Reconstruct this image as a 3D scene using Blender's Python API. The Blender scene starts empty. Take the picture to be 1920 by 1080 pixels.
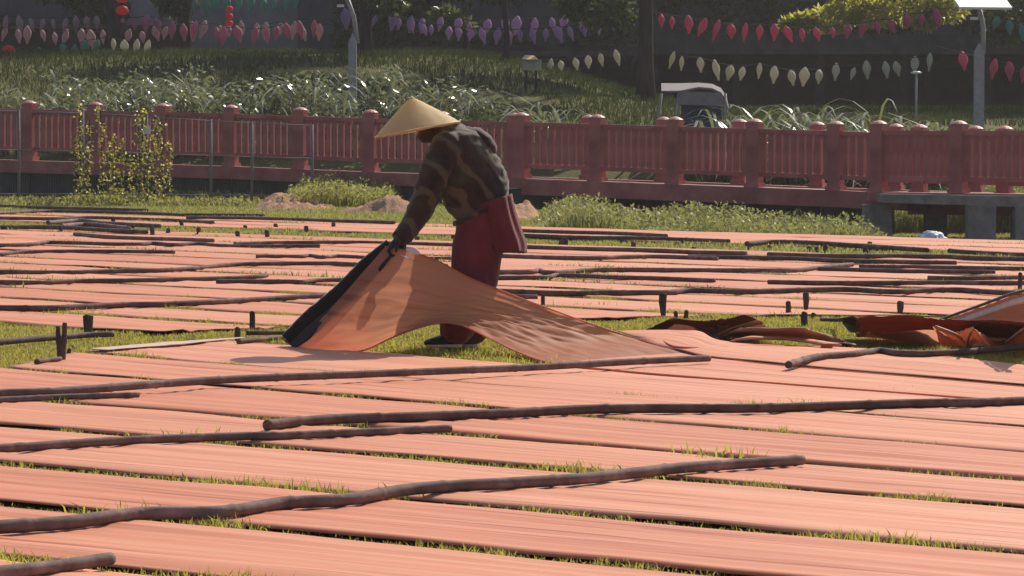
import bpy, bmesh, math, random
import numpy as np
from mathutils import Vector, Matrix, noise as mnoise

random.seed(11)
rng = np.random.default_rng(5)
S = bpy.context.scene
COL = S.collection
R = math.radians

# ------------------------------------------------------------------ camera
FPX, HOR, CAMH = 7000.0, 245.0, 1.24
PITCH = math.atan((540 - HOR) / FPX)
cam_d = bpy.data.cameras.new('camera')
cam = bpy.data.objects.new('camera', cam_d)
COL.objects.link(cam)
cam_d.sensor_width = 36.0
cam_d.lens = FPX / 1920 * 36.0
cam_d.clip_start = 0.5
cam_d.clip_end = 2000
cam.location = (0, 0, CAMH)
cam.rotation_euler = (math.pi / 2 - PITCH, 0, 0)
S.camera = cam

# ------------------------------------------------------------------ sky and sun
SUN_AZ, SUN_EL = R(31), R(40)      # azimuth measured from +Y (away from camera) towards +X
world = bpy.data.worlds.new('World')
S.world = world
world.use_nodes = True
wn = world.node_tree
bg = wn.nodes['Background']
sky = wn.nodes.new('ShaderNodeTexSky')
sky.sky_type = 'NISHITA'
sky.sun_disc = False
sky.sun_elevation = SUN_EL
sky.sun_rotation = SUN_AZ
sky.dust_density = 2.0
wn.links.new(sky.outputs[0], bg.inputs[0])
bg.inputs[1].default_value = 0.115
sun_d = bpy.data.lights.new('sun', 'SUN')
sun_d.energy = 4.9
sun_d.angle = R(0.55)
sun_d.color = (1.0, 0.92, 0.78)
sun = bpy.data.objects.new('sun', sun_d)
COL.objects.link(sun)
sdir = Vector((math.sin(SUN_AZ) * math.cos(SUN_EL), math.cos(SUN_AZ) * math.cos(SUN_EL), math.sin(SUN_EL)))
sun.rotation_euler = sdir.to_track_quat('Z', 'Y').to_euler()
S.view_settings.view_transform = 'Standard'
S.view_settings.look = 'None'
S.view_settings.exposure = 0.08
S.view_settings.gamma = 1.0
HAZE = 0.00038            # density of the haze volume that imitates lens veil

# ------------------------------------------------------------------ helpers
CP, SP = math.cos(PITCH), math.sin(PITCH)


def ray(px, py):
    a, b = (px - 960) / FPX, (py - 540) / FPX
    return Vector((a, CP - b * SP, -SP - b * CP))


def gp(px, py, h=0.0):
    """point at height h that the photo shows at (px, py)"""
    d = ray(px, py)
    t = (h - CAMH) / d.z
    return Vector((d.x * t, d.y * t, h))


def at(px, py, Y):
    d = ray(px, py)
    t = Y / d.y
    return Vector((d.x * t, Y, CAMH + d.z * t))


def ss(t):
    t = np.clip(t, 0, 1)
    return t * t * (3 - 2 * t)


def n3(x, y, z=0.0):
    return mnoise.noise(Vector((x, y, z)))


ORD = ['zeroth', 'first', 'second', 'third', 'fourth', 'fifth', 'sixth', 'seventh', 'eighth', 'ninth', 'tenth', 'eleventh',
       'twelfth', 'thirteenth', 'fourteenth', 'fifteenth', 'sixteenth', 'seventeenth', 'eighteenth', 'nineteenth',
       'twentieth', 'twenty-first', 'twenty-second', 'twenty-third', 'twenty-fourth', 'twenty-fifth', 'twenty-sixth',
       'twenty-seventh', 'twenty-eighth', 'twenty-ninth', 'thirtieth', 'thirty-first', 'thirty-second', 'thirty-third',
       'thirty-fourth', 'thirty-fifth', 'thirty-sixth', 'thirty-seventh', 'thirty-eighth', 'thirty-ninth', 'fortieth']


def tag(o, label=None, cat=None, group=None, kind=None):
    if label: o['label'] = label
    if cat: o['category'] = cat
    if group: o['group'] = group
    if kind: o['kind'] = kind
    return o


def empty(name, loc):
    o = bpy.data.objects.new(name, None)
    o.location = loc
    o.empty_display_size = 0.1
    COL.objects.link(o)
    return o


def mesh_obj(name, verts, faces, mat, parent=None, smooth=True, origin=None, uvs=None):
    """verts in world space; origin = object location"""
    me = bpy.data.meshes.new(name)
    if parent is not None:
        base = Vector(parent.matrix_parent_base) if hasattr(parent, 'matrix_parent_base') else world_loc(parent)
    else:
        base = Vector(origin) if origin is not None else Vector((0, 0, 0))
    va = np.asarray([tuple(v) for v in verts], dtype=np.float64) if not isinstance(verts, np.ndarray) else verts
    va = va - np.array(base)
    me.from_pydata(va.tolist(), [], faces if isinstance(faces, list) else faces.tolist())
    if mat is not None:
        me.materials.append(mat)
    if smooth:
        me.polygons.foreach_set('use_smooth', [True] * len(me.polygons))
    if uvs is not None:
        uvl = me.uv_layers.new(name='UVMap')
        li = np.zeros(len(me.loops), dtype=np.int32)
        me.loops.foreach_get('vertex_index', li)
        uvl.data.foreach_set('uv', np.asarray(uvs)[li].astype(np.float32).ravel())
    me.update()
    o = bpy.data.objects.new(name, me)
    COL.objects.link(o)
    if parent is not None:
        o.parent = parent
    else:
        o.location = base
    return o


def world_loc(o):
    l = Vector(o.location)
    while o.parent:
        o = o.parent
        l = l + Vector(o.location)
    return l


class MB:
    def __init__(self):
        self.v, self.f = [], []

    def box(self, c, size, rz=0.0, top=None):
        """c = centre, size full, top = scale of the upper face"""
        hx, hy, hz = size[0] / 2, size[1] / 2, size[2] / 2
        t = 1.0 if top is None else top
        i = len(self.v)
        cz, sz = math.cos(rz), math.sin(rz)
        for zz, s in ((-hz, 1), (hz, t)):
            for x, y in ((-hx, -hy), (hx, -hy), (hx, hy), (-hx, hy)):
                x *= s; y *= s
                self.v.append((c[0] + x * cz - y * sz, c[1] + x * sz + y * cz, c[2] + zz))
        self.f += [(i, i + 3, i + 2, i + 1), (i + 4, i + 5, i + 6, i + 7), (i, i + 1, i + 5, i + 4),
                   (i + 1, i + 2, i + 6, i + 5), (i + 2, i + 3, i + 7, i + 6), (i + 3, i, i + 4, i + 7)]
        return self

    def hexa(self, p):
        """8 points: bottom 4 ccw, top 4 ccw"""
        i = len(self.v)
        self.v += [tuple(q) for q in p]
        self.f += [(i, i + 3, i + 2, i + 1), (i + 4, i + 5, i + 6, i + 7), (i, i + 1, i + 5, i + 4),
                   (i + 1, i + 2, i + 6, i + 5), (i + 2, i + 3, i + 7, i + 6), (i + 3, i, i + 4, i + 7)]
        return self

    def tube(self, pts, rad, n=8, rad2=None, cap=True, up=Vector((0, 0, 1)), jitter=0.0, roundcap=False):
        pts = [Vector(p) for p in pts]
        if not hasattr(rad, '__len__'): rad = [rad] * len(pts)
        rad = list(rad)
        rad2 = list(rad2) if rad2 is not None else list(rad)
        if roundcap:
            d0 = (pts[0] - pts[1]).normalized(); d1 = (pts[-1] - pts[-2]).normalized()
            a0, b0, a1, b1 = rad[0], rad2[0], rad[-1], rad2[-1]
            pts = [pts[0] + d0 * min(a0, b0) * .8, pts[0] + d0 * min(a0, b0) * .5] + pts + [pts[-1] + d1 * min(a1, b1) * .5, pts[-1] + d1 * min(a1, b1) * .8]
            rad = [a0 * .35, a0 * .78] + rad + [a1 * .78, a1 * .35]
            rad2 = [b0 * .35, b0 * .78] + rad2 + [b1 * .78, b1 * .35]
        base = len(self.v)
        m = len(pts)
        for k, p in enumerate(pts):
            d = (pts[min(k + 1, m - 1)] - pts[max(k - 1, 0)])
            if d.length < 1e-9: d = Vector((0, 0, 1))
            d.normalize()
            u = up - d * up.dot(d)
            if u.length < .25:
                u = Vector((1, 0, 0)) - d * d.x
            u.normalize()
            w = d.cross(u)
            for j in range(n):
                a = 2 * math.pi * j / n
                s = 1 + (random.uniform(-jitter, jitter) if jitter else 0)
                q = p + u * (math.cos(a) * rad[k] * s) + w * (math.sin(a) * rad2[k] * s)
                self.v.append(tuple(q))
        for k in range(m - 1):
            for j in range(n):
                a = base + k * n + j; b = base + k * n + (j + 1) % n
                self.f.append((a, b, b + n, a + n))
        if cap:
            self.f.append(tuple(base + j for j in reversed(range(n))))
            self.f.append(tuple(base + (m - 1) * n + j for j in range(n)))
        return self

    def build(self, name, mat, parent=None, smooth=False, origin=None):
        return mesh_obj(name, self.v, self.f, mat, parent, smooth, origin)


def catmull(pts, per=6):
    pts = [Vector(p) for p in pts]
    if len(pts) < 3: 
        return [pts[0].lerp(pts[1], i / per) for i in range(per + 1)]
    out = []
    e = [pts[0] * 2 - pts[1]] + pts + [pts[-1] * 2 - pts[-2]]
    for i in range(1, len(e) - 2):
        p0, p1, p2, p3 = e[i - 1], e[i], e[i + 1], e[i + 2]
        for k in range(per):
            t = k / per
            out.append(0.5 * ((2 * p1) + (-p0 + p2) * t + (2 * p0 - 5 * p1 + 4 * p2 - p3) * t * t + (-p0 + 3 * p1 - 3 * p2 + p3) * t ** 3))
    out.append(pts[-1])
    return out


def resample(pts, n):
    d = [0.0]
    for a, b in zip(pts, pts[1:]): d.append(d[-1] + (b - a).length)
    out = []
    for i in range(n):
        s = d[-1] * i / (n - 1)
        k = 0
        while k < len(d) - 2 and d[k + 1] < s: k += 1
        seg = d[k + 1] - d[k]
        out.append(pts[k].lerp(pts[k + 1], (s - d[k]) / seg if seg > 1e-9 else 0))
    return out


def remesh_obj(name, mb, mat, parent, voxel=0.012, smooth_it=6, disp=None):
    """union of overlapping closed lofts -> one continuous surface"""
    me = bpy.data.meshes.new('tmp')
    me.from_pydata([tuple(v) for v in mb.v], [], mb.f)
    tmp = bpy.data.objects.new('tmp', me)
    COL.objects.link(tmp)
    m = tmp.modifiers.new('r', 'REMESH'); m.mode = 'VOXEL'; m.voxel_size = voxel
    if smooth_it:
        s = tmp.modifiers.new('s', 'SMOOTH'); s.factor = 0.5; s.iterations = smooth_it
    dg = bpy.context.evaluated_depsgraph_get()
    nm = bpy.data.meshes.new_from_object(tmp.evaluated_get(dg))
    bpy.data.objects.remove(tmp); bpy.data.meshes.remove(me)
    nm.name = name
    if disp:
        nor = [Vector(v.normal) for v in nm.vertices]
        for v, nn in zip(nm.vertices, nor):
            v.co = v.co + nn * disp(v.co)
    base = world_loc(parent)
    for v in nm.vertices: v.co = v.co - base
    nm.materials.clear(); nm.materials.append(mat)
    nm.polygons.foreach_set('use_smooth', [True] * len(nm.polygons))
    o = bpy.data.objects.new(name, nm)
    COL.objects.link(o); o.parent = parent
    return o


# ------------------------------------------------------------------ materials
class NT:
    def __init__(self, name):
        self.m = bpy.data.materials.new(name)
        self.m.use_nodes = True
        self.t = self.m.node_tree
        self.b = self.t.nodes['Principled BSDF']
        self.out = self.t.nodes['Material Output']

    def n(self, typ, **kw):
        nd = self.t.nodes.new(typ)
        for k, v in kw.items():
            setattr(nd, k, v)
        return nd

    def l(self, a, b): self.t.links.new(a, b)

    def coord(self, which='Object', scale=(1, 1, 1)):
        c = self.n('ShaderNodeTexCoord'); m = self.n('ShaderNodeMapping')
        m.inputs['Scale'].default_value = scale
        self.l(c.outputs[which], m.inputs['Vector'])
        return m.outputs[0]

    def noise(self, vec, scale=5, detail=4, rough=.55):
        x = self.n('ShaderNodeTexNoise')
        x.inputs['Scale'].default_value = scale; x.inputs['Detail'].default_value = detail
        x.inputs['Roughness'].default_value = rough
        self.l(vec, x.inputs['Vector'])
        return x.outputs['Fac']

    def ramp(self, fac, stops):
        r = self.n('ShaderNodeValToRGB')
        el = r.color_ramp.elements
        while len(el) < len(stops): el.new(0.5)
        for e, (p, c) in zip(el, stops):
            e.position = p; e.color = (*c, 1)
        self.l(fac, r.inputs[0])
        return r.outputs[0]

    def mix(self, fac, a, b, mode='MIX'):
        x = self.n('ShaderNodeMix', data_type='RGBA', blend_type=mode)
        if isinstance(fac, float): x.inputs[0].default_value = fac
        else: self.l(fac, x.inputs[0])
        for sck, v in ((x.inputs[6], a), (x.inputs[7], b)):
            if isinstance(v, tuple): sck.default_value = (*v, 1)
            else: self.l(v, sck)
        return x.outputs[2]

    def bump(self, h, strength=.3, dist=.01):
        x = self.n('ShaderNodeBump')
        x.inputs['Strength'].default_value = strength; x.inputs['Distance'].default_value = dist
        self.l(h, x.inputs['Height'])
        self.l(x.outputs[0], self.b.inputs['Normal'])
        return x.outputs[0]

    def setc(self, c):
        if isinstance(c, tuple): self.b.inputs['Base Color'].default_value = (*c, 1)
        else: self.l(c, self.b.inputs['Base Color'])

    def p(self, **kw):
        for k, v in kw.items():
            self.b.inputs[k.replace('_', ' ')].default_value = v
        return self

    def translucent(self, col, fac, normal=None):
        t = self.n('ShaderNodeBsdfTranslucent')
        if isinstance(col, tuple): t.inputs[0].default_value = (*col, 1)
        else: self.l(col, t.inputs[0])
        mx = self.n('ShaderNodeMixShader')
        mx.inputs[0].default_value = fac
        self.l(self.b.outputs[0], mx.inputs[1]); self.l(t.outputs[0], mx.inputs[2])
        self.l(mx.outputs[0], self.out.inputs[0])


M = {}


def simple(name, c1, c2, scale=8, rough=.8, bump=.2, bdist=.005, spec=.3, detail=5, coord='Object', cscale=(1, 1, 1)):
    k = NT(name)
    v = k.coord(coord, cscale)
    f = k.noise(v, scale, detail)
    k.setc(k.ramp(f, [(.32, c1), (.68, c2)]))
    k.p(Roughness=rough); k.b.inputs['Specular IOR Level'].default_value = spec
    if name.startswith('bamboo'):
        k.setc(k.mix(k.ramp(k.noise(v, 3.5, 7, .7), [(.52, (0, 0, 0)), (.72, (.75, .75, .75))]), k.ramp(f, [(.32, c1), (.68, c2)]), tuple(min(1, x * 1.9) for x in c2)))
    if bump: k.bump(k.noise(v, scale * 4, 4), bump, bdist)
    M[name] = k.m
    return k


def silk(name, c1, c2, dust, transl=None, rough=.6, spec=.18, tfac=.3):
    k = NT(name)
    uv = k.n('ShaderNodeTexCoord').outputs['UV']

    def mp(sx, sy):
        m = k.n('ShaderNodeMapping'); m.inputs['Scale'].default_value = (sx, sy, 1)
        k.l(uv, m.inputs['Vector']); return m.outputs[0]
    st = k.noise(mp(.16, 52), 1.0, 3, .6)          # long fold-ripple streaks, their shading put into the colour
    st2 = k.noise(mp(.10, 6), 1.0, 3, .5)
    bl = k.noise(mp(.45, 1.4), 1.0, 6, .6)          # uneven mud dye
    spk = k.noise(mp(40, 40), 1.0, 2, .5)
    dk = tuple(x * f for x, f in zip(c1, (.62, .50, .48)))
    ln = k.noise(mp(.55, 26), 1.0, 2, .5)          # narrow dark lines: wrinkle shadow painted into the colour
    c = k.ramp(st, [(.30, c1), (.62, c2)])
    c = k.mix(k.ramp(st2, [(.36, (0, 0, 0)), (.66, (.65, .65, .65))]), c, dust)
    c = k.mix(k.ramp(bl, [(.45, (0, 0, 0)), (.72, (.5, .5, .5))]), c, c1)
    c = k.mix(k.ramp(spk, [(.60, (0, 0, 0)), (.78, (.25, .25, .25))]), c, dust)
    c = k.mix(k.ramp(ln, [(.33, (.8, .8, .8)), (.42, (0, 0, 0))]), c, dk)
    k.setc(c)
    k.p(Roughness=rough); k.b.inputs['Specular IOR Level'].default_value = spec
    k.b.inputs['Sheen Weight'].default_value = .04
    k.bump(k.noise(mp(.3, 70), 1.0, 3, .6), .3, .004)
    if transl: k.translucent(transl, tfac)
    M[name] = k.m
    return k


silk('silk_flat', (.50, .145, .066), (.60, .220, .115), (.66, .305, .178))
silk('silk_flat_b', (.46, .122, .054), (.57, .193, .097), (.625, .272, .155))
silk('silk_flat_c', (.53, .168, .083), (.63, .245, .134), (.69, .335, .205))
silk('silk_held', (.50, .16, .085), (.60, .225, .13), (.64, .29, .185), transl=(.88, .40, .24), tfac=.42)
silk('silk_dark', (.22, .075, .058), (.29, .11, .085), (.36, .17, .135), transl=(.36, .12, .08), tfac=.22)
silk('silk_red', (.34, .085, .045), (.44, .135, .08), (.50, .21, .14), transl=(.55, .15, .08), tfac=.28)
silk('silk_dust', (.46, .27, .21), (.55, .35, .28), (.6, .44, .38))
silk('silk_grey', (.36, .17, .125), (.46, .235, .175), (.54, .33, .26), transl=(.5, .2, .12), tfac=.25)

simple('bamboo', (.090, .052, .046), (.175, .112, .098), 9, .8, .5, .006, .12)
simple('bamboo_grey', (.12, .075, .068), (.23, .155, .138), 9, .8, .5, .006, .12)
simple('stake_wood', (.045, .032, .028), (.115, .082, .066), 14, .85, .5, .006, .2, cscale=(1, 1, .25))
simple('soil', (.30, .155, .09), (.50, .31, .20), 7, .95, .9, .03, .1)
simple('red_paint', (.27, .064, .058), (.47, .145, .125), 2.5, .66, .3, .004, .35, detail=8)
simple('red_cap_lit', (.36, .12, .10), (.46, .19, .16), 8, .55, .3, .004, .4)  # caps coloured paler for the light on the post tops
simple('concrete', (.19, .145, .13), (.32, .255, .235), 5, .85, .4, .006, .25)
simple('concrete_shade', (.035, .035, .038), (.075, .07, .07), 4, .85, .4, .008, .25)  # concrete darkened; the shade under the deck is in the colour
simple('dim_wall', (.085, .07, .078), (.125, .105, .112), 1.2, .9, .2, .01, .2)
simple('grey_wall', (.20, .175, .178), (.28, .25, .25), 1.2, .9, .2, .01, .2)
simple('shed_dark', (.028, .018, .018), (.055, .036, .036), 3, .85, .4, .01, .2)
simple('shed_roof', (.04, .034, .038), (.08, .066, .07), 3, .8, .4, .01, .2)
simple('metal_grey', (.15, .14, .14), (.22, .20, .20), 20, .7, .1, .002, .25)
simple('post_grey', (.24, .225, .235), (.34, .32, .33), 14, .55, .2, .002, .4)
simple('bark', (.022, .015, .015), (.055, .038, .036), 7, .95, .9, .03, .1, cscale=(1, 1, .3))
simple('hat_straw_plain', (.62, .43, .2), (.78, .58, .32), 20, .75, .4, .003, .25)


def leaf_mat(name, c1, c2, tr, tf=.4, rough=.45, spec=.4, scale=3):
    k = NT(name)
    v = k.coord('Object')
    f = k.noise(v, scale, 4)
    c = k.ramp(f, [(.3, c1), (.7, c2)])
    k.setc(c); k.p(Roughness=rough); k.b.inputs['Specular IOR Level'].default_value = spec
    k.translucent(tr, tf)
    M[name] = k.m


leaf_mat('grass_blade', (.15, .15, .025), (.27, .24, .05), (.50, .46, .08), .5, .5, .3, 6)
leaf_mat('grass_dry', (.24, .18, .06), (.36, .28, .11), (.45, .33, .10), .45, .6, .3, 6)
leaf_mat('grass_far', (.14, .15, .035), (.22, .21, .065), (.40, .38, .10), .5, .55, .3, 2)
leaf_mat('bank_grass', (.030, .048, .013), (.064, .08, .022), (.07, .09, .02), .3, .9, .05, .7)
leaf_mat('strap_leaf', (.09, .115, .04), (.30, .30, .18), (.24, .27, .10), .28, .27, .9, 5)  # pale tone lightened to carry white sun glints
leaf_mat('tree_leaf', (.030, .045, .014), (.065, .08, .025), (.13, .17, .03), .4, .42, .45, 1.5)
leaf_mat('tree_leaf_sunlit', (.11, .12, .02), (.20, .20, .045), (.60, .58, .09), .6, .38, .5, 1.5)  # lit copy of the leaves, sun from behind put into the colour
leaf_mat('weed_leaf', (.12, .135, .04), (.22, .215, .08), (.34, .34, .10), .45, .5, .4, 3)
leaf_mat('vine_leaf', (.10, .10, .02), (.22, .20, .05), (.38, .36, .06), .45, .45, .4, 6)
leaf_mat('blossom', (.85, .68, .16), (.92, .84, .42), (.9, .75, .22), .5, .4, .4, 6)


def ground_mat():
    k = NT('ground')
    v = k.coord('Object')
    f = k.noise(v, .8, 6); g = k.noise(v, 9, 6)
    c = k.ramp(f, [(.3, (.085, .09, .028)), (.7, (.13, .125, .045))])
    c = k.mix(k.ramp(g, [(.45, (0, 0, 0)), (.75, (.7, .7, .7))]), c, (.115, .085, .048))
    k.setc(c); k.p(Roughness=.95); k.b.inputs['Specular IOR Level'].default_value = .1
    k.bump(g, .8, .03)
    M['ground'] = k.m


ground_mat()


def camo_mat():
    k = NT('jacket_print')
    v = k.coord('Object', (1, 1, 1))
    w = k.n('ShaderNodeTexWave', wave_type='BANDS', bands_direction='DIAGONAL')
    w.inputs['Scale'].default_value = 3.0; w.inputs['Distortion'].default_value = 5.5
    w.inputs['Detail'].default_value = 3; w.inputs['Detail Scale'].default_value = 1.1
    k.l(v, w.inputs['Vector'])
    f = k.noise(v, 5, 4)
    c = k.ramp(f, [(.36, (.018, .012, .012)), (.5, (.045, .022, .020)), (.64, (.048, .048, .028))])
    c = k.mix(k.ramp(w.outputs['Fac'], [(.76, (0, 0, 0)), (.92, (.42, .42, .42))]), c, (.18, .145, .095))
    k.setc(c); k.p(Roughness=.85); k.b.inputs['Specular IOR Level'].default_value = .25
    k.b.inputs['Sheen Weight'].default_value = .25
    k.bump(k.noise(v, 60, 3), .4, .004)
    M['jacket_print'] = k.m


camo_mat()


def cloth_mat(name, c1, c2, tr=None, tf=.2, rough=.85):
    k = NT(name)
    v = k.coord('Object')
    k.setc(k.ramp(k.noise(v, 6, 4), [(.3, c1), (.7, c2)]))
    k.p(Roughness=rough); k.b.inputs['Specular IOR Level'].default_value = .2
    k.b.inputs['Sheen Weight'].default_value = .2
    k.bump(k.noise(v, 90, 3), .3, .003)
    if tr: k.translucent(tr, tf)
    M[name] = k.m


cloth_mat('maroon_cloth', (.12, .016, .026), (.18, .030, .042))
cloth_mat('maroon_tunic', (.17, .028, .036), (.23, .046, .054), (.36, .055, .06), .3)
cloth_mat('hood_cloth', (.05, .022, .02), (.085, .04, .036))
cloth_mat('glove', (.012, .014, .03), (.03, .034, .06))
cloth_mat('scarf', (.045, .02, .02), (.075, .034, .034))
cloth_mat('hem_dark', (.012, .009, .009), (.024, .018, .018), rough=.95)
cloth_mat('hem_white', (.62, .58, .56), (.75, .70, .68))
cloth_mat('boot', (.010, .010, .014), (.02, .02, .026), rough=.35)
cloth_mat('white_trim', (.6, .58, .56), (.75, .73, .7))
cloth_mat('bag_white', (.42, .46, .55), (.62, .66, .74), (.6, .64, .7), .3, .4)
cloth_mat('skin', (.42, .24, .16), (.52, .31, .21), rough=.5)
cloth_mat('hair', (.012, .01, .009), (.03, .025, .02), rough=.5)
cloth_mat('blue_tarp', (.02, .03, .07), (.04, .055, .11))
cloth_mat('canopy_white', (.20, .18, .18), (.30, .27, .265), (.2, .18, .18), .2)
for nm, c in (('lantern_pink', (.62, .10, .22)), ('lantern_white', (.62, .58, .46)), ('lantern_purple', (.46, .30, .50)),
              ('lantern_teal', (.12, .33, .27)), ('lantern_red', (.75, .05, .03)), ('lantern_rose', (.48, .17, .27)),
              ('lantern_mauve', (.50, .32, .36))):
    cloth_mat(nm, tuple(x * .75 for x in c), c, tuple(min(1, x * 1.1) for x in c), .45, .6)


def straw():
    k = NT('straw')
    v = k.coord('Object')
    w = k.n('ShaderNodeTexWave', wave_type='RINGS', rings_direction='Z')
    w.inputs['Scale'].default_value = 22; w.inputs['Distortion'].default_value = 1.2
    k.l(v, w.inputs['Vector'])
    f = k.noise(v, 9, 5)
    c = k.ramp(f, [(.3, (.70, .56, .33)), (.7, (.87, .75, .50))])
    c = k.mix(k.ramp(w.outputs['Fac'], [(.5, (0, 0, 0)), (1, (.35, .35, .35))]), c, (.42, .25, .11))
    k.setc(c); k.p(Roughness=.6); k.b.inputs['Specular IOR Level'].default_value = .35
    k.bump(w.outputs['Fac'], .25, .003)
    k.translucent((.98, .86, .58), .6)
    M['straw'] = k.m


straw()


def glossy_panel():
    k = NT('lamp_panel')
    k.setc((.75, .75, .76)); k.p(Roughness=.32); k.b.inputs['Specular IOR Level'].default_value = .9  # white base colour imitates sun glare off the panel
    k.b.inputs['Coat Weight'].default_value = .6; k.b.inputs['Coat Roughness'].default_value = .25
    M['lamp_panel'] = k.m


glossy_panel()


# ------------------------------------------------------------------ terrain
def terrain(X, Y):
    X = np.asarray(X, float); Y = np.asarray(Y, float)
    z = -.46 * ss((Y - 40) / 13) * ss((X + .5) / 5)
    lift = ss((Y - 66) / 3.0)
    top = 3.05 - 1.35 * ss((X + 1.5) / 7)
    bank = .75 + (top - .75) * ss((Y - 67) / 22)
    z = z * (1 - lift) + bank * lift
    return z


def tz(x, y): return float(terrain(x, y))


def build_ground():
    xs = np.concatenate([[-400, -200, -100, -60], np.arange(-40, 40.01, .8), [60, 100, 200, 400]])
    ys = np.concatenate([[-60, -20, 0, 5], np.arange(8, 112, .7), [120, 140, 180, 260, 400, 800]])
    XX, YY = np.meshgrid(xs, ys)
    Z = terrain(XX, YY)
    near = (YY > 8) & (YY < 66)
    for i in range(Z.shape[0]):
        for j in range(Z.shape[1]):
            if near[i, j] and abs(XX[i, j]) < 30:
                Z[i, j] += .012 * n3(XX[i, j] * .6, YY[i, j] * .6) - .012
    V = np.stack([XX.ravel(), YY.ravel(), Z.ravel()], 1)
    nx, ny = len(xs), len(ys)
    F = []
    for i in range(ny - 1):
        for j in range(nx - 1):
            a = i * nx + j
            F.append((a, a + 1, a + nx + 1, a + nx))
    o = mesh_obj('ground', V, F, M['ground'])
    tag(o, 'grassy field ground with the planted bank behind the fence', None, kind='structure')


build_ground()

# ------------------------------------------------------------------ silk strips
QUADS = []            # ground footprints, for the grass


def ext(a, b, m):
    d = (b - a).normalized()
    return b + d * m


def strip(farL, farR, nearL, nearR, mat, label, group, eL=0.0, eR=0.0, nu=90, nv=26, seed=0, amp=1.0, z0=.020, ragged=.010):
    """a long cloth between a far edge and a near edge (ground points); closed thin solid with ripples"""
    a, b, c, d = farL, farR, nearL, nearR
    if eL: a, c = ext(b, a, eL), ext(d, c, eL)
    if eR: b, d = ext(a, b, eR), ext(c, d, eR)
    L = (b - a).length; W = (a - c).length
    QUADS.append([(p.x, p.y) for p in (a, b, d, c)])
    rs = random.Random(seed)
    s0 = rs.uniform(0, 100)
    top = np.zeros((nu, nv, 3)); uv = np.zeros((nu, nv, 2))
    for i in range(nu):
        u = i / (nu - 1)
        e0 = a.lerp(b, u); e1 = c.lerp(d, u)
        nrm = (e1 - e0).normalized()
        su = u * L
        e0 = e0 + nrm * (ragged * n3(su * .9, s0, 1.7) + .5 * ragged * n3(su * 3.1, s0, 4.1))
        e1 = e1 + nrm * (ragged * n3(su * .9, s0, 7.3) + .5 * ragged * n3(su * 3.1, s0, 9.9))
        for j in range(nv):
            v = j / (nv - 1)
            p = e0.lerp(e1, v)
            sv = v * W
            h = z0
            h += amp * .0085 * n3(su * .10 + s0, sv * 8, 2.0)
            h += amp * .004 * n3(su * .16 + s0, sv * 20, 5.0)
            h += amp * .006 * n3(su * .5, sv * 1.7, s0) + amp * .003 * n3(su * 1.8, sv * 5.0, s0 + 4)
            edge = min(v, 1 - v) * W
            h -= .010 * math.exp(-(edge / .04) ** 2) * (1 + 1.2 * n3(su * 1.5, s0, v * 3))
            h = max(h, .008)
            top[i, j] = (p.x, p.y, h)
            uv[i, j] = (su + s0 * 3, sv + s0)
    bot = top.copy(); bot[:, :, 2] -= .004
    V = np.concatenate([top.reshape(-1, 3), bot.reshape(-1, 3)])
    UV = np.concatenate([uv.reshape(-1, 2)] * 2)
    F = []
    N = nu * nv
    I = np.arange(N).reshape(nu, nv)
    for i in range(nu - 1):
        for j in range(nv - 1):
            F.append((int(I[i, j]), int(I[i, j + 1]), int(I[i + 1, j + 1]), int(I[i + 1, j])))
            if j in (0, nv - 2):
                F.append((int(N + I[i, j]), int(N + I[i + 1, j]), int(N + I[i + 1, j + 1]), int(N + I[i, j + 1])))
    for i in range(nu - 1):
        for j, fl in ((0, 0), (nv - 1, 1)):
            q = [int(I[i, j]), int(I[i + 1, j]), int(N + I[i + 1, j]), int(N + I[i, j])]
            F.append(tuple(q if fl == 0 else q[::-1]))
    for j in range(nv - 1):
        F.append((int(I[0, j]), int(N + I[0, j]), int(N + I[0, j + 1]), int(I[0, j + 1])))
        F.append((int(I[-1, j]), int(I[-1, j + 1]), int(N + I[-1, j + 1]), int(N + I[-1, j])))
    o = mesh_obj('silk_strip', V, F, M[mat], smooth=True, origin=(a + d) / 2, uvs=UV)
    tag(o, label, 'silk strip', group)
    return o


NEAR = 'silk strips laid out in the near field'
FARG = 'silk strips laid out in the far field'


def px_line(p, q, h=0.0):
    return gp(*p, h), gp(*q, h)


# gap lines of the near field, each as two points in the photo: (left, right)
GAPS = {
    0: ((0, 1050), (520, 1103)),
    1: ((0, 953), (885, 1040)),
    2: ((0, 875), (890, 954)),
    3: ((0, 802), (1760, 946)),
    4: ((75, 757), (1920, 908)),
    5: ((30, 697), (1920, 856)),
    6: ((354, 681), (1920, 806)),
    7: ((450, 642), (1785, 747)),
}


def on_line(k, px):
    (x0, y0), (x1, y1) = GAPS[k]
    A, B = gp(x0, y0), gp(x1, y1)
    t0, t1 = -60.0, 60.0
    d = (B - A)
    lo, hi = -8.0, 8.0
    for _ in range(60):
        mid = (lo + hi) / 2
        P = A + d * mid
        if P.y <= 1: hi = mid; continue
        if 960 + FPX * P.x / P.y < px: lo = mid
        else: hi = mid
    return A + d * lo


def off(p, toward, m):
    return p + (toward - p).normalized() * m


def near_strip(kfar, knear, pxl_far, pxl_near, gapf, gapn, mat, label, seed, eL=0.0, eR=1.5, pxr=1960):
    fl, fr = on_line(kfar, pxl_far), on_line(kfar, pxr)
    nl, nr = on_line(knear, pxl_near), on_line(knear, pxr)
    nrm = Vector((-(fr - fl).y, (fr - fl).x, 0)).normalized()   # points away from camera
    if nrm.y < 0: nrm = -nrm
    fl -= nrm * gapf; fr -= nrm * gapf; nl += nrm * gapn; nr += nrm * gapn
    return strip(fl, fr, nl, nr, mat, label, NEAR, eL, eR, nu=130, nv=34, seed=seed)


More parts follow.
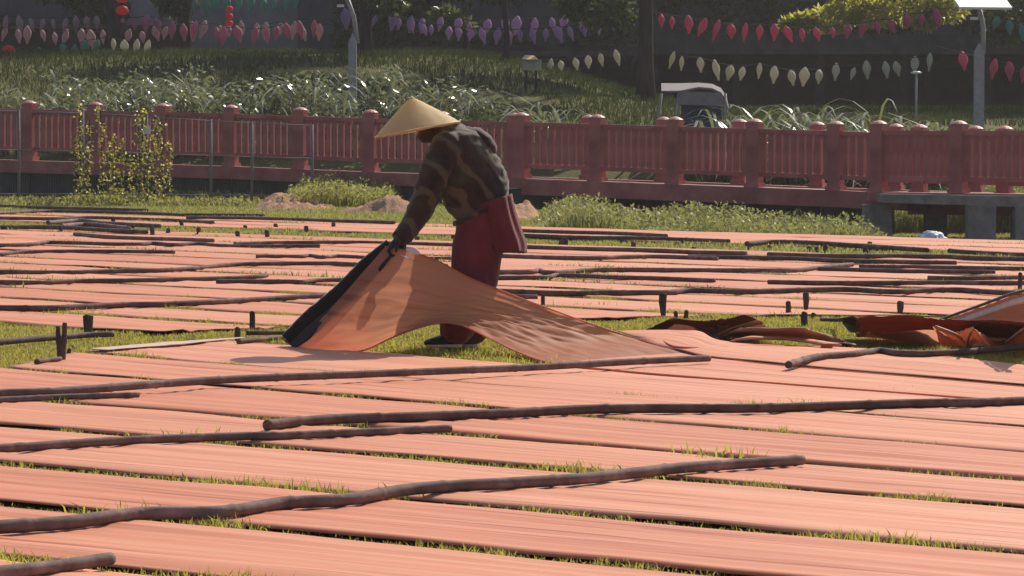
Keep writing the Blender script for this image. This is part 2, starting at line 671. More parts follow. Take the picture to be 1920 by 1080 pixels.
near_strip(7, 6, 440, 150, .05, .030, 'silk_flat_c', 'salmon silk strip with pale dusty end, directly in front of the lifted cloth', 1)
near_strip(6, 5, 150, 5, .035, .035, 'silk_flat', 'salmon silk strip under the long pole in front of the worker, second from her', 2)
near_strip(5, 4, -60, -60, .035, .05, 'silk_flat_b', 'salmon silk strip, third in front of the worker, under a dark pole end', 3, 1.5)
near_strip(4, 3, -60, -60, .05, .075, 'silk_flat', 'salmon silk strip crossed by two overlapping pole ends, fourth from the worker', 4, 1.5)
near_strip(3, 2, -60, -60, .075, .06, 'silk_flat_c', 'salmon silk strip under the right tip of the big crooked foreground pole', 5, 1.5)
near_strip(2, 1, -60, -60, .06, .075, 'silk_flat_b', 'salmon silk strip crossed by the middle of the big crooked foreground pole', 6, 1.5)
near_strip(1, 0, -60, -60, .075, .05, 'silk_flat', 'salmon silk strip at the bottom, just in front of the crooked pole', 7, 1.5)
# the nearest one runs out of the bottom of the frame
fl, fr = on_line(0, -60), on_line(0, 1960)
dv = (fr - fl); nrm = Vector((dv.y, -dv.x, 0)).normalized()
if nrm.y > 0: nrm = -nrm
strip(fl + nrm * .05, fr + nrm * .05, fl + nrm * 1.2, fr + nrm * 1.2, 'silk_flat_c', 'nearest salmon silk strip, in the bottom left corner under a pole end', NEAR, 1.5, 1.5, nu=100, nv=30, seed=8)

dsd = Vector((.713, -.70, 0))
du0, du1 = on_line(6, 152) + Vector((.03, .02, .030)), on_line(7, 440) + Vector((.03, -.09, .030))
DUSTY = ([du0, du0.lerp(du1, .5) + Vector((0, .02, .004)), du1], [du0 + dsd * .16, du0.lerp(du1, .5) + dsd * .12, du1 + dsd * .05])

# far field: parallel strips beyond the grass lane; their near right ends stop at the lane
KF = 1.10
LA, LB = gp(0, 640), gp(1250, 597)          # far edge of the lane
LD = (LB - LA)


def c_point(c, px):
    t = (px - 960) / FPX
    Y = c / (1 + KF * t)
    return Vector((t * Y, Y, 0))


def lane_hit(c):
    """where X*KF + Y = c meets the lane edge"""
    t = (c - (LA.y + KF * LA.x)) / (LD.y + KF * LD.x)
    h = LA + LD * t
    if 960 + FPX * h.x / h.y > 1250:          # the lane bends at the bottle-shaped stake
        A2, D2 = gp(1250, 597), gp(1950, 600) - gp(1250, 597)
        h = A2 + D2 * ((c - (A2.y + KF * A2.x)) / (D2.y + KF * D2.x))
    return h


cl = [20.15, 21.72, 23.2, 24.75, 26.35, 27.9, 29.35, 30.75, 32.5, 34.2, 35.85, 37.5, 39.1, 40.7]
cl2 = [43.0, 44.7, 46.3, 47.8]
mats = ['silk_flat', 'silk_flat_c', 'silk_flat_b', 'silk_flat', 'silk_flat_c']
q = 0
for lst, back in ((cl, False), (cl2, True)):
    for i in range(len(lst) - 1):
        c0, c1 = lst[i] + .12, lst[i + 1] - .12
        pts = []
        for c in (c1, c0):
            l = c_point(c, -70)
            h = lane_hit(c)
            r = c_point(c, 2000)
            stop = (960 + FPX * h.x / h.y) < 2000 and h.y > 0
            if stop: r = h + (l - h).normalized() * .12
            pts.append((l, r, stop))
        if pts[1][2] and (pts[1][1] - pts[1][0]).length < .8: continue
        if back: lab = f'distant pink silk strip beyond the far grass lane, {ORD[i + 1]} from that lane'
        else: lab = f'pink silk strip in the far field, {ORD[i + 1]} one beyond the grass lane behind the worker'
        strip(pts[0][0], pts[0][1], pts[1][0], pts[1][1], mats[q % 5], lab, FARG, 1.5, 0 if pts[1][2] else 1.2,
              nu=90, nv=16, seed=20 + q, amp=1.3, z0=.022, ragged=.03)
        q += 1


# ------------------------------------------------------------------ free cloth patches
def patch(name, rows, mat, parent=None, nu=80, nv=20, wr=0.0, wf=(3, 9), thick=.004, seed=0, uvs=(1, 1), origin=None, wfun=None, byidx=False):
    """rows: list of world polylines; interpolated smoothly both ways; thin closed sheet"""
    if byidx:
        R_ = [catmull(r, nu // (len(r) - 1)) for r in rows]; nu = len(R_[0])
    else:
        R_ = [resample(catmull(r, 10), nu) for r in rows]
    G = []
    for i in range(nu):
        col = [R_[k][i] for k in range(len(rows))]
        col = resample(catmull(col, 8), nv) if len(col) > 2 else [col[0].lerp(col[1], j / (nv - 1)) for j in range(nv)]
        G.append(col)
    P = np.array([[tuple(p) for p in c] for c in G])
    du = np.gradient(P, axis=0); dv = np.gradient(P, axis=1)
    nr = np.cross(du, dv); nr /= (np.linalg.norm(nr, axis=2, keepdims=True) + 1e-9)
    Ls = np.cumsum(np.linalg.norm(np.diff(P[:, nv // 2], axis=0), axis=1)); Ls = np.concatenate([[0], Ls])
    Ws = np.cumsum(np.linalg.norm(np.diff(P[nu // 2], axis=0), axis=1)); Ws = np.concatenate([[0], Ws])
    if wr or wfun:
        for i in range(nu):
            for j in range(nv):
                h = wr * (n3(Ls[i] * wf[0], Ws[j] * wf[1], seed) + .5 * n3(Ls[i] * wf[0] * 2.3, Ws[j] * wf[1] * 2.1, seed + 3))
                if wfun: h += wfun(i / (nu - 1), j / (nv - 1), Ls[i], Ws[j])
                P[i, j] += nr[i, j] * h
    top = P.reshape(-1, 3); bot = (P - nr * thick).reshape(-1, 3)
    UVt = np.stack(np.meshgrid(Ws * uvs[1], Ls * uvs[0]), -1)[..., ::-1].reshape(-1, 2) + seed
    if thick == 0:                               # gauze: a single woven layer
        I = np.arange(nu * nv).reshape(nu, nv)
        F = [(int(I[i, j]), int(I[i, j + 1]), int(I[i + 1, j + 1]), int(I[i + 1, j])) for i in range(nu - 1) for j in range(nv - 1)]
        return mesh_obj(name, top, F, M[mat], parent, True, origin, UVt)
    V = np.concatenate([top, bot]); UV = np.concatenate([UVt, UVt])
    I = np.arange(nu * nv).reshape(nu, nv); N = nu * nv
    F = []
    for i in range(nu - 1):
        for j in range(nv - 1):
            a, b, c, d = int(I[i, j]), int(I[i, j + 1]), int(I[i + 1, j + 1]), int(I[i + 1, j])
            F.append((a, b, c, d)); F.append((N + a, N + d, N + c, N + b))
    for i in range(nu - 1):
        a, b = int(I[i, 0]), int(I[i + 1, 0]); F.append((a, b, N + b, N + a))
        a, b = int(I[i, -1]), int(I[i + 1, -1]); F.append((b, a, N + a, N + b))
    for j in range(nv - 1):
        a, b = int(I[0, j]), int(I[0, j + 1]); F.append((b, a, N + a, N + b))
        a, b = int(I[-1, j]), int(I[-1, j + 1]); F.append((a, b, N + b, N + a))
    return mesh_obj(name, V, F, M[mat], parent, True, origin, UV)


dh = patch('dusty_hem', [DUSTY[0], DUSTY[1]], 'silk_dust', None, nu=50, nv=8, wr=.003, wf=(5, 5), thick=.003, seed=51, origin=gp(300, 660))
tag(dh, 'pale dusty hem lying at the left end of the strip before the lifted cloth', 'hem')

# --- the strip the worker lifts
held = empty('lifted_silk_strip', gp(1000, 670))
tag(held, 'brown-orange translucent silk strip being lifted by its dark hemmed end by the worker', 'silk strip')
g7 = lambda px: on_line(7, px)
topE = [at(722, 462, 20.98), at(765, 471, 20.94), at(820, 489, 20.89), at(880, 521, 20.84), at(935, 543, 20.80), at(1000, 568, 20.77), at(1060, 590, 20.75),
        at(1110, 608, 20.75), at(1190, 634, 20.78), gp(1285, 661, .04), gp(1420, 681, .03), gp(1700, 706, .028), gp(1960, 729, .026)]
botE = [gp(552, 655, .012), gp(612, 659, .014), gp(678, 658, .02), at(735, 633, 20.72), at(790, 613, 20.66), at(835, 605, 20.58), at(872, 612, 20.50),
        at(930, 641, 20.34), at(985, 666, 20.14), gp(1040, 681, .025), gp(1180, 697, .026), gp(1500, 722, .026), gp(1960, 757, .026)]
midE = []
for k, (a, b) in enumerate(zip(topE, botE)):
    m = a.lerp(b, .5)
    s = [0, -.01, -.02, -.03, -.035, -.035, -.03, -.02, -.01, 0, 0, 0, 0][k]
    m = m + Vector((0, s * .6, s * .6))
    if k in (7, 8): m.z = max(m.z, .05)
    midE.append(m)


def held_wr(u, v, su, sv):
    # pull folds fanning out where the cloth comes down to the ground
    w = math.exp(-((u - .66) / .17) ** 2)
    f = (1 - 2.4 * abs(n3(u * 5.2 + v * 1.5, v * 9 + u * 3, 1.0))) * (.25 + .75 * v) * (1 - v) ** .3 + .5 * n3(u * 16, v * 17, 6.0)
    w2 = math.exp(-((u - .88) / .10) ** 2)
    return .020 * w * f + .007 * w2 * n3(u * 14, v * 13, 2.0) + .005 * n3(su * 2, sv * 9, 3.0) + .0035 * (1 - 2 * abs(n3(su * 5, sv * 16 + su * 3, 8.0)))


patch('laid_cloth', [topE[9:], [p + Vector((0, 0, .004)) for p in midE[9:]], botE[9:]], 'silk_flat', held, nu=120, nv=30, thick=0, seed=5, wr=.004, wf=(.3, 9))
patch('cloth', [topE[:10], midE[:10], botE[:10]], 'silk_held', held, nu=207, nv=56, thick=0, seed=4, wfun=held_wr, byidx=True)
QUADS.append([(p.x, p.y) for p in (gp(1285, 661), ext(gp(1285, 661), gp(1960, 729), 1), ext(gp(1040, 681), gp(1960, 757), 1), gp(1040, 681))])
for nm_, e_ in (('selvedge', topE), ('selvedge', botE)):
    sv_ = MB(); sv_.tube(resample(catmull(e_, 8), 160), .0045, 6); sv_.build(nm_, M['silk_held'], held, True)
# dark hem wrapped round a rod along the lifted end
hem = [at(541, 640, 21.04), at(580, 600, 21.04), at(640, 549, 21.035), at(690, 499, 21.03), at(735, 463, 21.03), at(772, 474, 21.0)]
hp = resample(catmull(hem[:5], 8), 34)
hb = MB(); hb.tube(hp, [.052 + .006 * n3(i * .5, 3) for i in range(34)], 14, [.035] * 34, jitter=.03)
hb.build('dark_hem', M['hem_dark'], held, True)
hb = MB(); hb.tube([p + Vector((-.032, .012, .034)) for p in hp], .006, 6)  # white tube drawn for the sunlit rim of the hem
hb.build('hem_sun_rim', M['hem_white'], held, True)
fold = [at(556, 652, 20.93), at(600, 622, 20.91), at(655, 575, 20.91), at(705, 520, 20.92), at(735, 480, 20.93)]
patch('hem_fold', [[p + Vector((-.03, .05, .0)) for p in hem[:5]], [(p + q_) / 2 + Vector((0, -.02, -.01)) for p, q_ in zip(hem[:5], fold)], fold], 'hem_dark', held, nu=40, nv=10, wr=.004, seed=2)
# pale frayed scraps of the cloth end beside the hands
sc = MB(); sc.tube([at(762, 466, 20.91), at(774, 470, 20.89), at(786, 476, 20.87)], [.012, .018, .010], 8, [.006, .008, .004]); sc.build('frayed_end', M['hem_white'], held, True)
sc = MB(); sc.tube([at(752, 478, 20.91), at(764, 484, 20.89), at(775, 488, 20.88)], [.004, .005, .003], 6); sc.build('frayed_end', M['hem_white'], held, True)

# --- strip beyond the lifted one, its left end slack
s9 = empty('slack_silk_strip', gp(1500, 670))
tag(s9, 'salmon silk strip beside the lifted cloth, its left end folded up slackly', 'silk strip')
far9 = [gp(1150, 622, .03), gp(1230, 621, .05), gp(1305, 622, .05), gp(1350, 638, .05), gp(1450, 646, .035), gp(1600, 653, .03), gp(1800, 672, .03), gp(1980, 692, .03)]
near9 = [gp(1185, 633, .03), gp(1240, 648, .05), gp(1282, 658, .05), gp(1330, 669, .04), gp(1440, 679, .035), gp(1600, 695, .03), gp(1800, 712, .03), gp(1980, 727, .03)]
mid9 = [(a + b) / 2 + Vector((0, 0, .012)) for a, b in zip(far9, near9)]
patch('cloth', [far9, mid9, near9], 'silk_flat', s9, nu=150, nv=24, wr=.006, wf=(.8, 6), seed=9)
QUADS.append([(p.x, p.y) for p in (gp(1305, 622), gp(1350, 640), gp(1980, 692), gp(1980, 727), gp(1282, 658))])
fl1 = [gp(1230, 627, .05), gp(1262, 648, .065), gp(1330, 650, .06), gp(1420, 646, .055), gp(1470, 648, .05)]
fl2 = [gp(1240, 634, .03), gp(1268, 655, .04), gp(1330, 657, .04), gp(1420, 652, .04), gp(1480, 654, .04)]
fl0 = [p + Vector((.05, .35, -.02)) for p in fl1]
patch('fold', [fl0, fl1, fl2], 'silk_held', s9, nu=50, nv=14, thick=0, wr=.003, seed=3)

s10 = empty('crumpled_silk_end', gp(1330, 625))
tag(s10, 'dark crumpled silk end humped up in the grass right of the worker', 'silk strip')
c1t = [gp(1212, 619, .03), gp(1240, 606, .08), gp(1262, 598, .12), gp(1330, 601, .115), gp(1372, 596, .14), gp(1392, 590, .16), gp(1418, 598, .14)]
c1m = [gp(1214, 620, .02), gp(1252, 610, .05), gp(1282, 609, .06), gp(1335, 614, .06), gp(1378, 607, .09), gp(1402, 603, .10), gp(1428, 606, .10)]
c1b = [gp(1216, 621, .012), gp(1260, 619, .012), gp(1300, 622, .012), gp(1345, 637, .012), gp(1375, 630, .012), gp(1405, 617, .03), gp(1436, 612, .05)]
c1k = [p + Vector((.06, .45, -.05)) for p in c1t]
patch('cloth', [c1k, c1t, c1m, c1b], 'silk_dark', s10, nu=70, nv=26, thick=0, wr=.012, wf=(4, 6), seed=12)  # dark silk colour carries the shade on the underside
c2t = [gp(1345, 626, .06), gp(1378, 612, .12), gp(1422, 600, .16), gp(1436, 611, .10)]
c2b = [gp(1350, 632, .02), gp(1382, 622, .05), gp(1425, 606, .10), gp(1440, 614, .06)]
patch('pale_fold', [c2t, c2b], 'silk_grey', s10, nu=40, nv=8, wr=.004, seed=14)

s11 = empty('sagging_silk_roll', gp(1500, 640))
tag(s11, 'grey-brown sagging silk roll lying over the slack strip, ending in a small square tab', 'silk strip')
c2t = [gp(1372, 618, .09), gp(1405, 613, .13), gp(1450, 615, .13), gp(1497, 613, .145), gp(1535, 622, .11), gp(1575, 636, .05), gp(1605, 645, .03)]
c2m = [gp(1360, 627, .06), gp(1400, 621, .10), gp(1450, 624, .10), gp(1500, 626, .10), gp(1540, 634, .07), gp(1575, 640, .04), gp(1605, 647, .03)]
c2b = [gp(1345, 634, .03), gp(1395, 632, .03), gp(1450, 634, .03), gp(1500, 641, .03), gp(1545, 644, .03), gp(1580, 645, .03), gp(1608, 649, .025)]
c2k = [p + Vector((.05, .4, -.08)) for p in c2t]
patch('cloth', [c2k, c2t, c2m, c2b], 'silk_grey', s11, nu=80, nv=24, thick=0, wr=.009, wf=(3, 7), seed=17)
hl = [gp(1378, 641, .05), gp(1405, 634, .075), gp(1480, 635, .07), gp(1540, 643, .06), gp(1566, 647, .055)]
mb_ = MB(); mb_.tube(resample(catmull(hl, 8), 40), [.011 + .004 * n3(i * .4, 1) for i in range(40)], 10, [.045 + .015 * n3(i * .3, 6) for i in range(40)])
mb_.build('rolled_edge', M['silk_flat_c'], s11, True)
mb_ = MB(); mb_.box(gp(1550, 649, .05), (.05, .05, .03), .3); mb_.build('tab', M['silk_red'], s11)

s12 = empty('rust_silk_bundle', gp(1700, 615))
tag(s12, 'rust-red gathered silk bundle with black hemmed left end, in the grass at right', 'silk strip')
t3 = [gp(1598, 600, .15), gp(1615, 594, .18), gp(1660, 593, .18), gp(1712, 591, .19), gp(1750, 596, .17), gp(1800, 602, .15), gp(1930, 606, .15), gp(2000, 608, .15)]
m3 = [gp(1600, 609, .10), gp(1622, 607, .11), gp(1665, 604, .13), gp(1712, 606, .11), gp(1755, 606, .13), gp(1800, 612, .11), gp(1930, 620, .09), gp(2000, 620, .09)]
b3 = [gp(1603, 619, .05), gp(1635, 617, .05), gp(1670, 619, .05), gp(1712, 622, .04), gp(1755, 620, .05), gp(1800, 628, .04), gp(1930, 638, .03), gp(2000, 640, .03)]
k3 = [p + Vector((.1, .5, -.12)) for p in t3]
patch('cloth', [k3, t3, m3, b3], 'silk_red', s12, nu=100, nv=30, thick=0, wr=.016, wf=(2.5, 7), seed=21)
mb_ = MB(); mb_.tube([gp(1597, 598, .16), gp(1598, 605, .12), gp(1601, 613, .08), gp(1604, 621, .04)], [.012, .016, .014, .010], 10, [.05, .06, .05, .04]); mb_.build('black_hem', M['hem_dark'], s12, True)
mb_ = MB(); mb_.tube([gp(1540, 599, .06), gp(1570, 600, .07), gp(1597, 598, .13)], [.012, .012, .014], 8); mb_.build('hem_rod', M['stake_wood'], s12, True)
t4 = [gp(1600, 624, .06), gp(1660, 624, .08), gp(1740, 619, .11), gp(1762, 621, .11), gp(1785, 636, .06)]
b4 = [gp(1606, 633, .02), gp(1665, 637, .02), gp(1740, 645, .015), gp(1765, 648, .015), gp(1800, 651, .015)]
m4 = [(a + b) / 2 + Vector((0, -.03, .012)) for a, b in zip(t4, b4)]
patch('lit_fold', [t4, m4, b4], 'silk_held', s12, nu=60, nv=16, thick=0, wr=.006, wf=(4, 6), seed=23)  # paler silk used to paint sunlight on this fold

s13 = empty('creased_silk_peak', gp(1830, 645))
tag(s13, 'pinkish silk cloth creased into sharp peaks at the right edge, behind the bent pole', 'silk strip')
t5 = [gp(1748, 612, .14), gp(1790, 623, .10), gp(1822, 614, .19), gp(1850, 630, .10), gp(1882, 640, .05), gp(1925, 612, .18), gp(1980, 606, .2)]
b5 = [gp(1772, 643, .02), gp(1800, 648, .02), gp(1815, 650, .02), gp(1858, 648, .02), gp(1892, 646, .02), gp(1930, 642, .02), gp(1990, 640, .02)]
m5 = [(a + b) / 2 + Vector((0, -.06, .01)) for a, b in zip(t5, b5)]
k5 = [p + Vector((.1, .35, -.1)) for p in t5]
patch('cloth', [k5, t5, m5, b5], 'silk_held', s13, nu=90, nv=24, thick=0, wr=.010, wf=(5, 5), seed=27)
for pts in ([(1752, 613, .145), (1790, 628, .10), (1815, 648, .03)], [(1822, 616, .195), (1815, 632, .11), (1812, 648, .035)], [(1925, 613, .185), (1905, 628, .11), (1885, 643, .045)]):
    mb_ = MB(); mb_.tube(catmull([gp(*p) + Vector((0, -.03, .004)) for p in pts], 6), .009, 6); mb_.build('crease_edge', M['silk_flat_c'], s13, True)

s14 = empty('raised_silk_end', gp(1900, 606))
tag(s14, 'dark maroon silk end with white hem stripe, raised at the right edge', 'silk strip')
t6 = [gp(1768, 601, .06), gp(1805, 588, .15), gp(1850, 572, .25), gp(1900, 554, .36), gp(1950, 542, .44)]
b6 = [gp(1776, 603, .05), gp(1830, 604, .06), gp(1880, 605, .07), gp(1930, 606, .08), gp(1990, 606, .09)]
m6 = [(a + b) / 2 + Vector((.0, -.05, 0)) for a, b in zip(t6, b6)]
patch('cloth', [t6, m6, b6], 'silk_dark', s14, nu=50, nv=24, thick=0, wr=.012, wf=(3, 5), seed=31)
mb_ = MB(); mb_.tube([p + Vector((.015, -.06, -.028)) for p in resample(catmull(t6, 6), 30)], .02, 8, [.012] * 30); mb_.build('white_hem', M['hem_white'], s14, True)
mb_ = MB(); mb_.tube([p + Vector((-.01, 0, .008)) for p in resample(catmull(t6, 6), 30)], .009, 8, [.012] * 30); mb_.build('black_hem', M['hem_dark'], s14, True)

# ------------------------------------------------------------------ bamboo poles
POLES = [
    ([(-60, 1079), (90, 1063), (208, 1046)], .052, 1, 'short thick bamboo pole end in the bottom left corner'),
    ([(-60, 993), (0, 988), (125, 980), (265, 963), (415, 960), (530, 943), (650, 936), (780, 917), (960, 907), (1080, 899), (1175, 889), (1270, 878), (1380, 870), (1505, 862)], .056, 1, 'long crooked bamboo pole across the foreground, nearest of the full-length poles'),
    ([(-60, 843), (0, 841), (170, 830), (260, 825), (450, 817), (550, 815), (845, 803)], .046, 1, 'bamboo pole in the left foreground whose right tip passes under another pole'),
    ([(500, 797), (560, 791), (650, 785), (740, 783), (930, 776), (1120, 767), (1410, 765), (1560, 761), (1700, 757), (1830, 755), (1920, 751), (2010, 748)], .056, 0, 'dark bamboo pole reaching from mid foreground out of the right edge'),
    ([(-60, 740), (0, 737), (80, 735), (160, 730), (420, 712), (670, 702), (960, 690), (1155, 680), (1330, 672)], .05, 1, 'long straight bamboo pole just in front of the lifted cloth'),
    ([(-60, 752), (0, 750), (125, 744), (260, 740)], .038, 1, 'short thin bamboo pole end at the left edge, just below a longer pole'),
    ([(1478, 684), (1530, 670), (1600, 664), (1650, 657), (1700, 663), (1800, 660), (1860, 655), (1920, 650), (2000, 645)], .05, 0, 'bent bamboo pole at right, in front of the creased cloth'),
    ([(-60, 577), (0, 578), (93, 578), (157, 575), (239, 571), (309, 570), (422, 565), (540, 558), (650, 552)], .055, 0, 'thick dark pole at left above the leaning stakes, running behind the lifted cloth'),
    ([(-60, 528), (0, 529), (76, 530), (152, 527), (239, 526), (360, 523), (480, 519), (500, 516)], .05, 0, 'dark pole at left whose right tip overlaps the start of another pole'),
    ([(405, 528), (540, 528), (565, 529), (600, 526), (700, 525), (800, 527)], .05, 0, 'dark pole starting left of the worker and passing behind the lifted cloth top'),
    ([(-60, 509), (0, 510), (112, 511), (200, 509), (300, 507), (375, 502), (425, 497), (480, 495), (615, 494), (677, 496), (840, 498)], .052, 0, 'long bowed dark pole left of the worker, level with the top of the lifted cloth'),
    ([(-60, 477), (0, 476), (50, 472), (175, 471), (328, 473)], .05, 0, 'dark pole at far left with a blunt cut right end'),
    ([(-60, 460), (0, 460), (60, 458), (85, 455), (112, 455), (250, 458), (287, 456), (325, 459), (375, 457), (430, 461), (600, 461)], .055, 0, 'wavy dark pole at far left just in front of the far grass lane'),
    ([(140, 439), (225, 445), (400, 451)], .06, 1, 'weathered grey pole lying on the left part of the far grass lane'),
    ([(480, 481), (560, 481), (580, 479), (605, 482), (635, 480), (680, 482), (740, 484), (870, 484)], .045, 0, 'knobbly short pole just left of the worker'),
    ([(440, 457), (515, 455), (655, 454), (715, 455), (785, 457), (860, 459)], .05, 0, 'dark pole along the near edge of the far lane, behind the worker\'s hands'),
    ([(985, 463), (1075, 466), (1145, 468), (1245, 470), (1300, 473), (1400, 475)], .06, 0, 'dark pole right of the worker along the near edge of the far grass lane'),
    ([(-60, 426), (0, 426), (100, 426), (175, 430), (275, 435)], .07, 0, 'thick dark pole at far left beside the heap of poles'),
    ([(90, 418), (150, 414), (200, 419), (300, 424)], .08, 1, 'pale grey pole on top of the small heap at far left'),
    ([(115, 424), (165, 421), (240, 428)], .08, 1, 'grey short pole at the bottom of the small heap at far left'),
    ([(-60, 384), (0, 386), (75, 389), (277, 394)], .07, 0, 'farthest dark pole at left, at the back edge of the field'),
    ([(-60, 402), (0, 400), (60, 397), (130, 396), (280, 400), (345, 403)], .06, 0, 'dark pole at far left, second from the back edge of the field'),
    ([(-60, 408), (0, 409), (100, 410), (175, 408), (300, 412), (400, 417)], .06, 0, 'dark pole at far left, third from the back edge of the field'),
    ([(350, 408), (480, 409), (565, 412), (740, 417)], .06, 0, 'distant dark pole in front of the earth mounds, left of the worker'),
    ([(325, 402), (375, 402), (462, 403), (495, 404)], .05, 0, 'thin distant pole in the grass left of the earth mounds'),
    ([(970, 432), (1057, 435), (1145, 437), (1250, 442)], .06, 0, 'distant dark pole right of the worker, at the foot of the weeds'),
    ([(970, 441), (1100, 445), (1220, 447), (1367, 452)], .06, 0, 'distant dark pole right of the worker, second from the weeds'),
    ([(1400, 457), (1443, 454), (1508, 455), (1617, 461), (1739, 469)], .07, 0, 'long arched pole resting on stakes in front of the concrete pier'),
    ([(1780, 470), (1820, 473), (1920, 478), (1990, 481)], .06, 0, 'thin dark pole at right near the white bag'),
    ([(1440, 477), (1563, 480), (1752, 481), (1834, 484), (1920, 486), (1990, 487)], .06, 0, 'dark pole at far right along the near edge of the far grass lane'),
    ([(1290, 481), (1400, 483), (1495, 485), (1590, 489), (1671, 491), (1793, 493)], .055, 0, 'dark pole at far right with grass at its right tip, second from the far lane'),
    ([(940, 480), (1095, 484), (1170, 482), (1245, 481), (1345, 485)], .055, 1, 'dark pole right beside the worker\'s tunic with a pale right half'),
    ([(1611, 500), (1725, 501), (1920, 503), (1990, 504)], .05, 0, 'dark pole at far right with a blunt left end, third from the far lane'),
    ([(925, 511), (995, 510), (1010, 507), (1032, 511), (1100, 507), (1145, 506), (1245, 506), (1400, 507), (1481, 507), (1535, 502), (1598, 496)], .055, 1, 'long pole right of the worker whose right tip points up at the far field'),
    ([(1535, 504), (1671, 508), (1752, 509), (1866, 510)], .05, 0, 'dark pole at right with grass growing along its right half'),
    ([(1740, 521), (1806, 522), (1920, 520), (1990, 519)], .05, 0, 'dark pole at the right edge touching a tall stake'),
    ([(920, 521), (1020, 520), (1050, 516), (1145, 520), (1245, 522), (1340, 526)], .05, 0, 'dark pole beside the worker\'s leg with a grass tuft at its middle'),
    ([(1440, 529), (1590, 531), (1752, 530), (1920, 531), (1990, 531)], .052, 0, 'dark pole at right, second behind the bottle-shaped stakes'),
    ([(925, 546), (1045, 550), (1132, 549), (1245, 549), (1295, 545), (1395, 547), (1508, 544), (1590, 543), (1671, 547), (1752, 544), (1806, 544), (1860, 548), (1915, 550)], .056, 0, 'long wavy dark pole right of the worker, just behind the bottle-shaped stakes'),
    ([(960, 556), (985, 557), (1008, 557)], .05, 0, 'stub of a dark pole peeping out behind the lifted cloth'),
    ([(-60, 646), (0, 641), (84, 634), (157, 628), (212, 626)], .05, 0, 'dark pole on the grass lane behind the stakes at left'),
    ([(447, 641), (490, 637), (545, 631)], .04, 0, 'short pole between the low stake and the dark hem of the lifted cloth'),
    ([(462, 624), (500, 624), (545, 623)], .035, 0, 'thin stick beside the upper stake left of the lifted cloth'),
    ([(68, 678), (90, 675), (113, 672)], .035, 0, 'thin stick at the foot of the forked stake at left'),
]


def pole(pts, dia, light, label):
    dia *= .78
    zb = .040 if pts[0] == (1478, 684) or (1155, 680) in pts else .021
    wp = [gp(x, y, zb + dia / 2) for x, y in pts]
    L = sum((b - a).length for a, b in zip(wp, wp[1:]))
    n = max(12, min(330, int(L / .017)))
    path = resample(catmull(wp, 12), n)
    sd = random.uniform(0, 99)
    rad = []
    node = .34 + .06 * random.random(); marks = [sd % .3]
    while marks[-1] < 14: marks.append(marks[-1] + random.uniform(.24, .46))
    s = 0.0
    for i in range(n):
        if i: s += (path[i] - path[i - 1]).length
        f = min((s - q_ for q_ in marks), key=abs)
        r = dia / 2 * (1.0 - .10 * (s / max(L, .1)))
        dn = abs(f)
        r *= 1 + .15 * math.exp(-(dn / .010) ** 2) - .05 * math.exp(-((f - .03) / .02) ** 2)
        rad.append(r)
        path[i] = path[i] + Vector((.004 * n3(s * 1.4, sd), .004 * n3(s * 1.4, sd, 5), .003 * n3(s * 1.1, sd, 9)))
    b = MB(); b.tube(path, rad, 10, jitter=.015)
    o = b.build('bamboo_pole', M['bamboo_grey' if light else 'bamboo'], None, True, origin=(wp[0] + wp[-1]) / 2)
    tag(o, label, 'bamboo pole', 'bamboo poles weighing down the silk')


for p in POLES: pole(*p)

# ------------------------------------------------------------------ stakes
STAKES = [  # base px, top px, width m, shape, label
    ((115, 681), (115, 607), .050, 'fork', 'forked wooden stake standing in the grass lane at left'),
    ((165, 628), (165, 592), .050, 'taper', 'stake widening to its flat top, behind the forked stake at left'),
    ((124, 668), (130, 655), .025, 'plain', 'tiny leaning peg at the right foot of the forked stake'),
    ((473, 622), (473, 585), .036, 'plain', 'taller of the two stakes left of the dark hem'),
    ((445, 642), (445, 615), .036, 'plain', 'shorter of the two stakes left of the dark hem'),
    ((1018, 576), (1018, 553), .030, 'plain', 'stake just right of the lifted cloth, beside a pole stub'),
    ((1244, 597), (1243, 551), .045, 'bottle', 'wide-topped stake behind the dark crumpled silk end'),
    ((1268, 600), (1267, 585), .030, 'plain', 'left of two short pegs on the dark crumpled silk end'),
    ((1285, 600), (1287, 583), .030, 'plain', 'right of two short pegs on the dark crumpled silk end'),
    ((1478, 593), (1478, 566), .036, 'plain', 'stake left of the narrow-footed stake, right of centre'),
    ((1512, 586), (1511, 550), .036, 'bottle', 'narrow-footed stake standing close behind a thick low stake'),
    ((1509, 614), (1508, 586), .044, 'plain', 'thick low stake in the grass between crumpled silk ends'),
    ((1524, 602), (1525, 588), .034, 'plain', 'short peg right of the thick low stake'),
    ((1538, 600), (1538, 592), .020, 'plain', 'smallest peg right of the thick low stake'),
    ((1688, 592), (1688, 566), .038, 'bottle', 'lone stake behind the rust-red silk bundle'),
    ((1912, 548), (1913, 512), .034, 'plain', 'tall stake at the right edge touching a pole tip'),
]
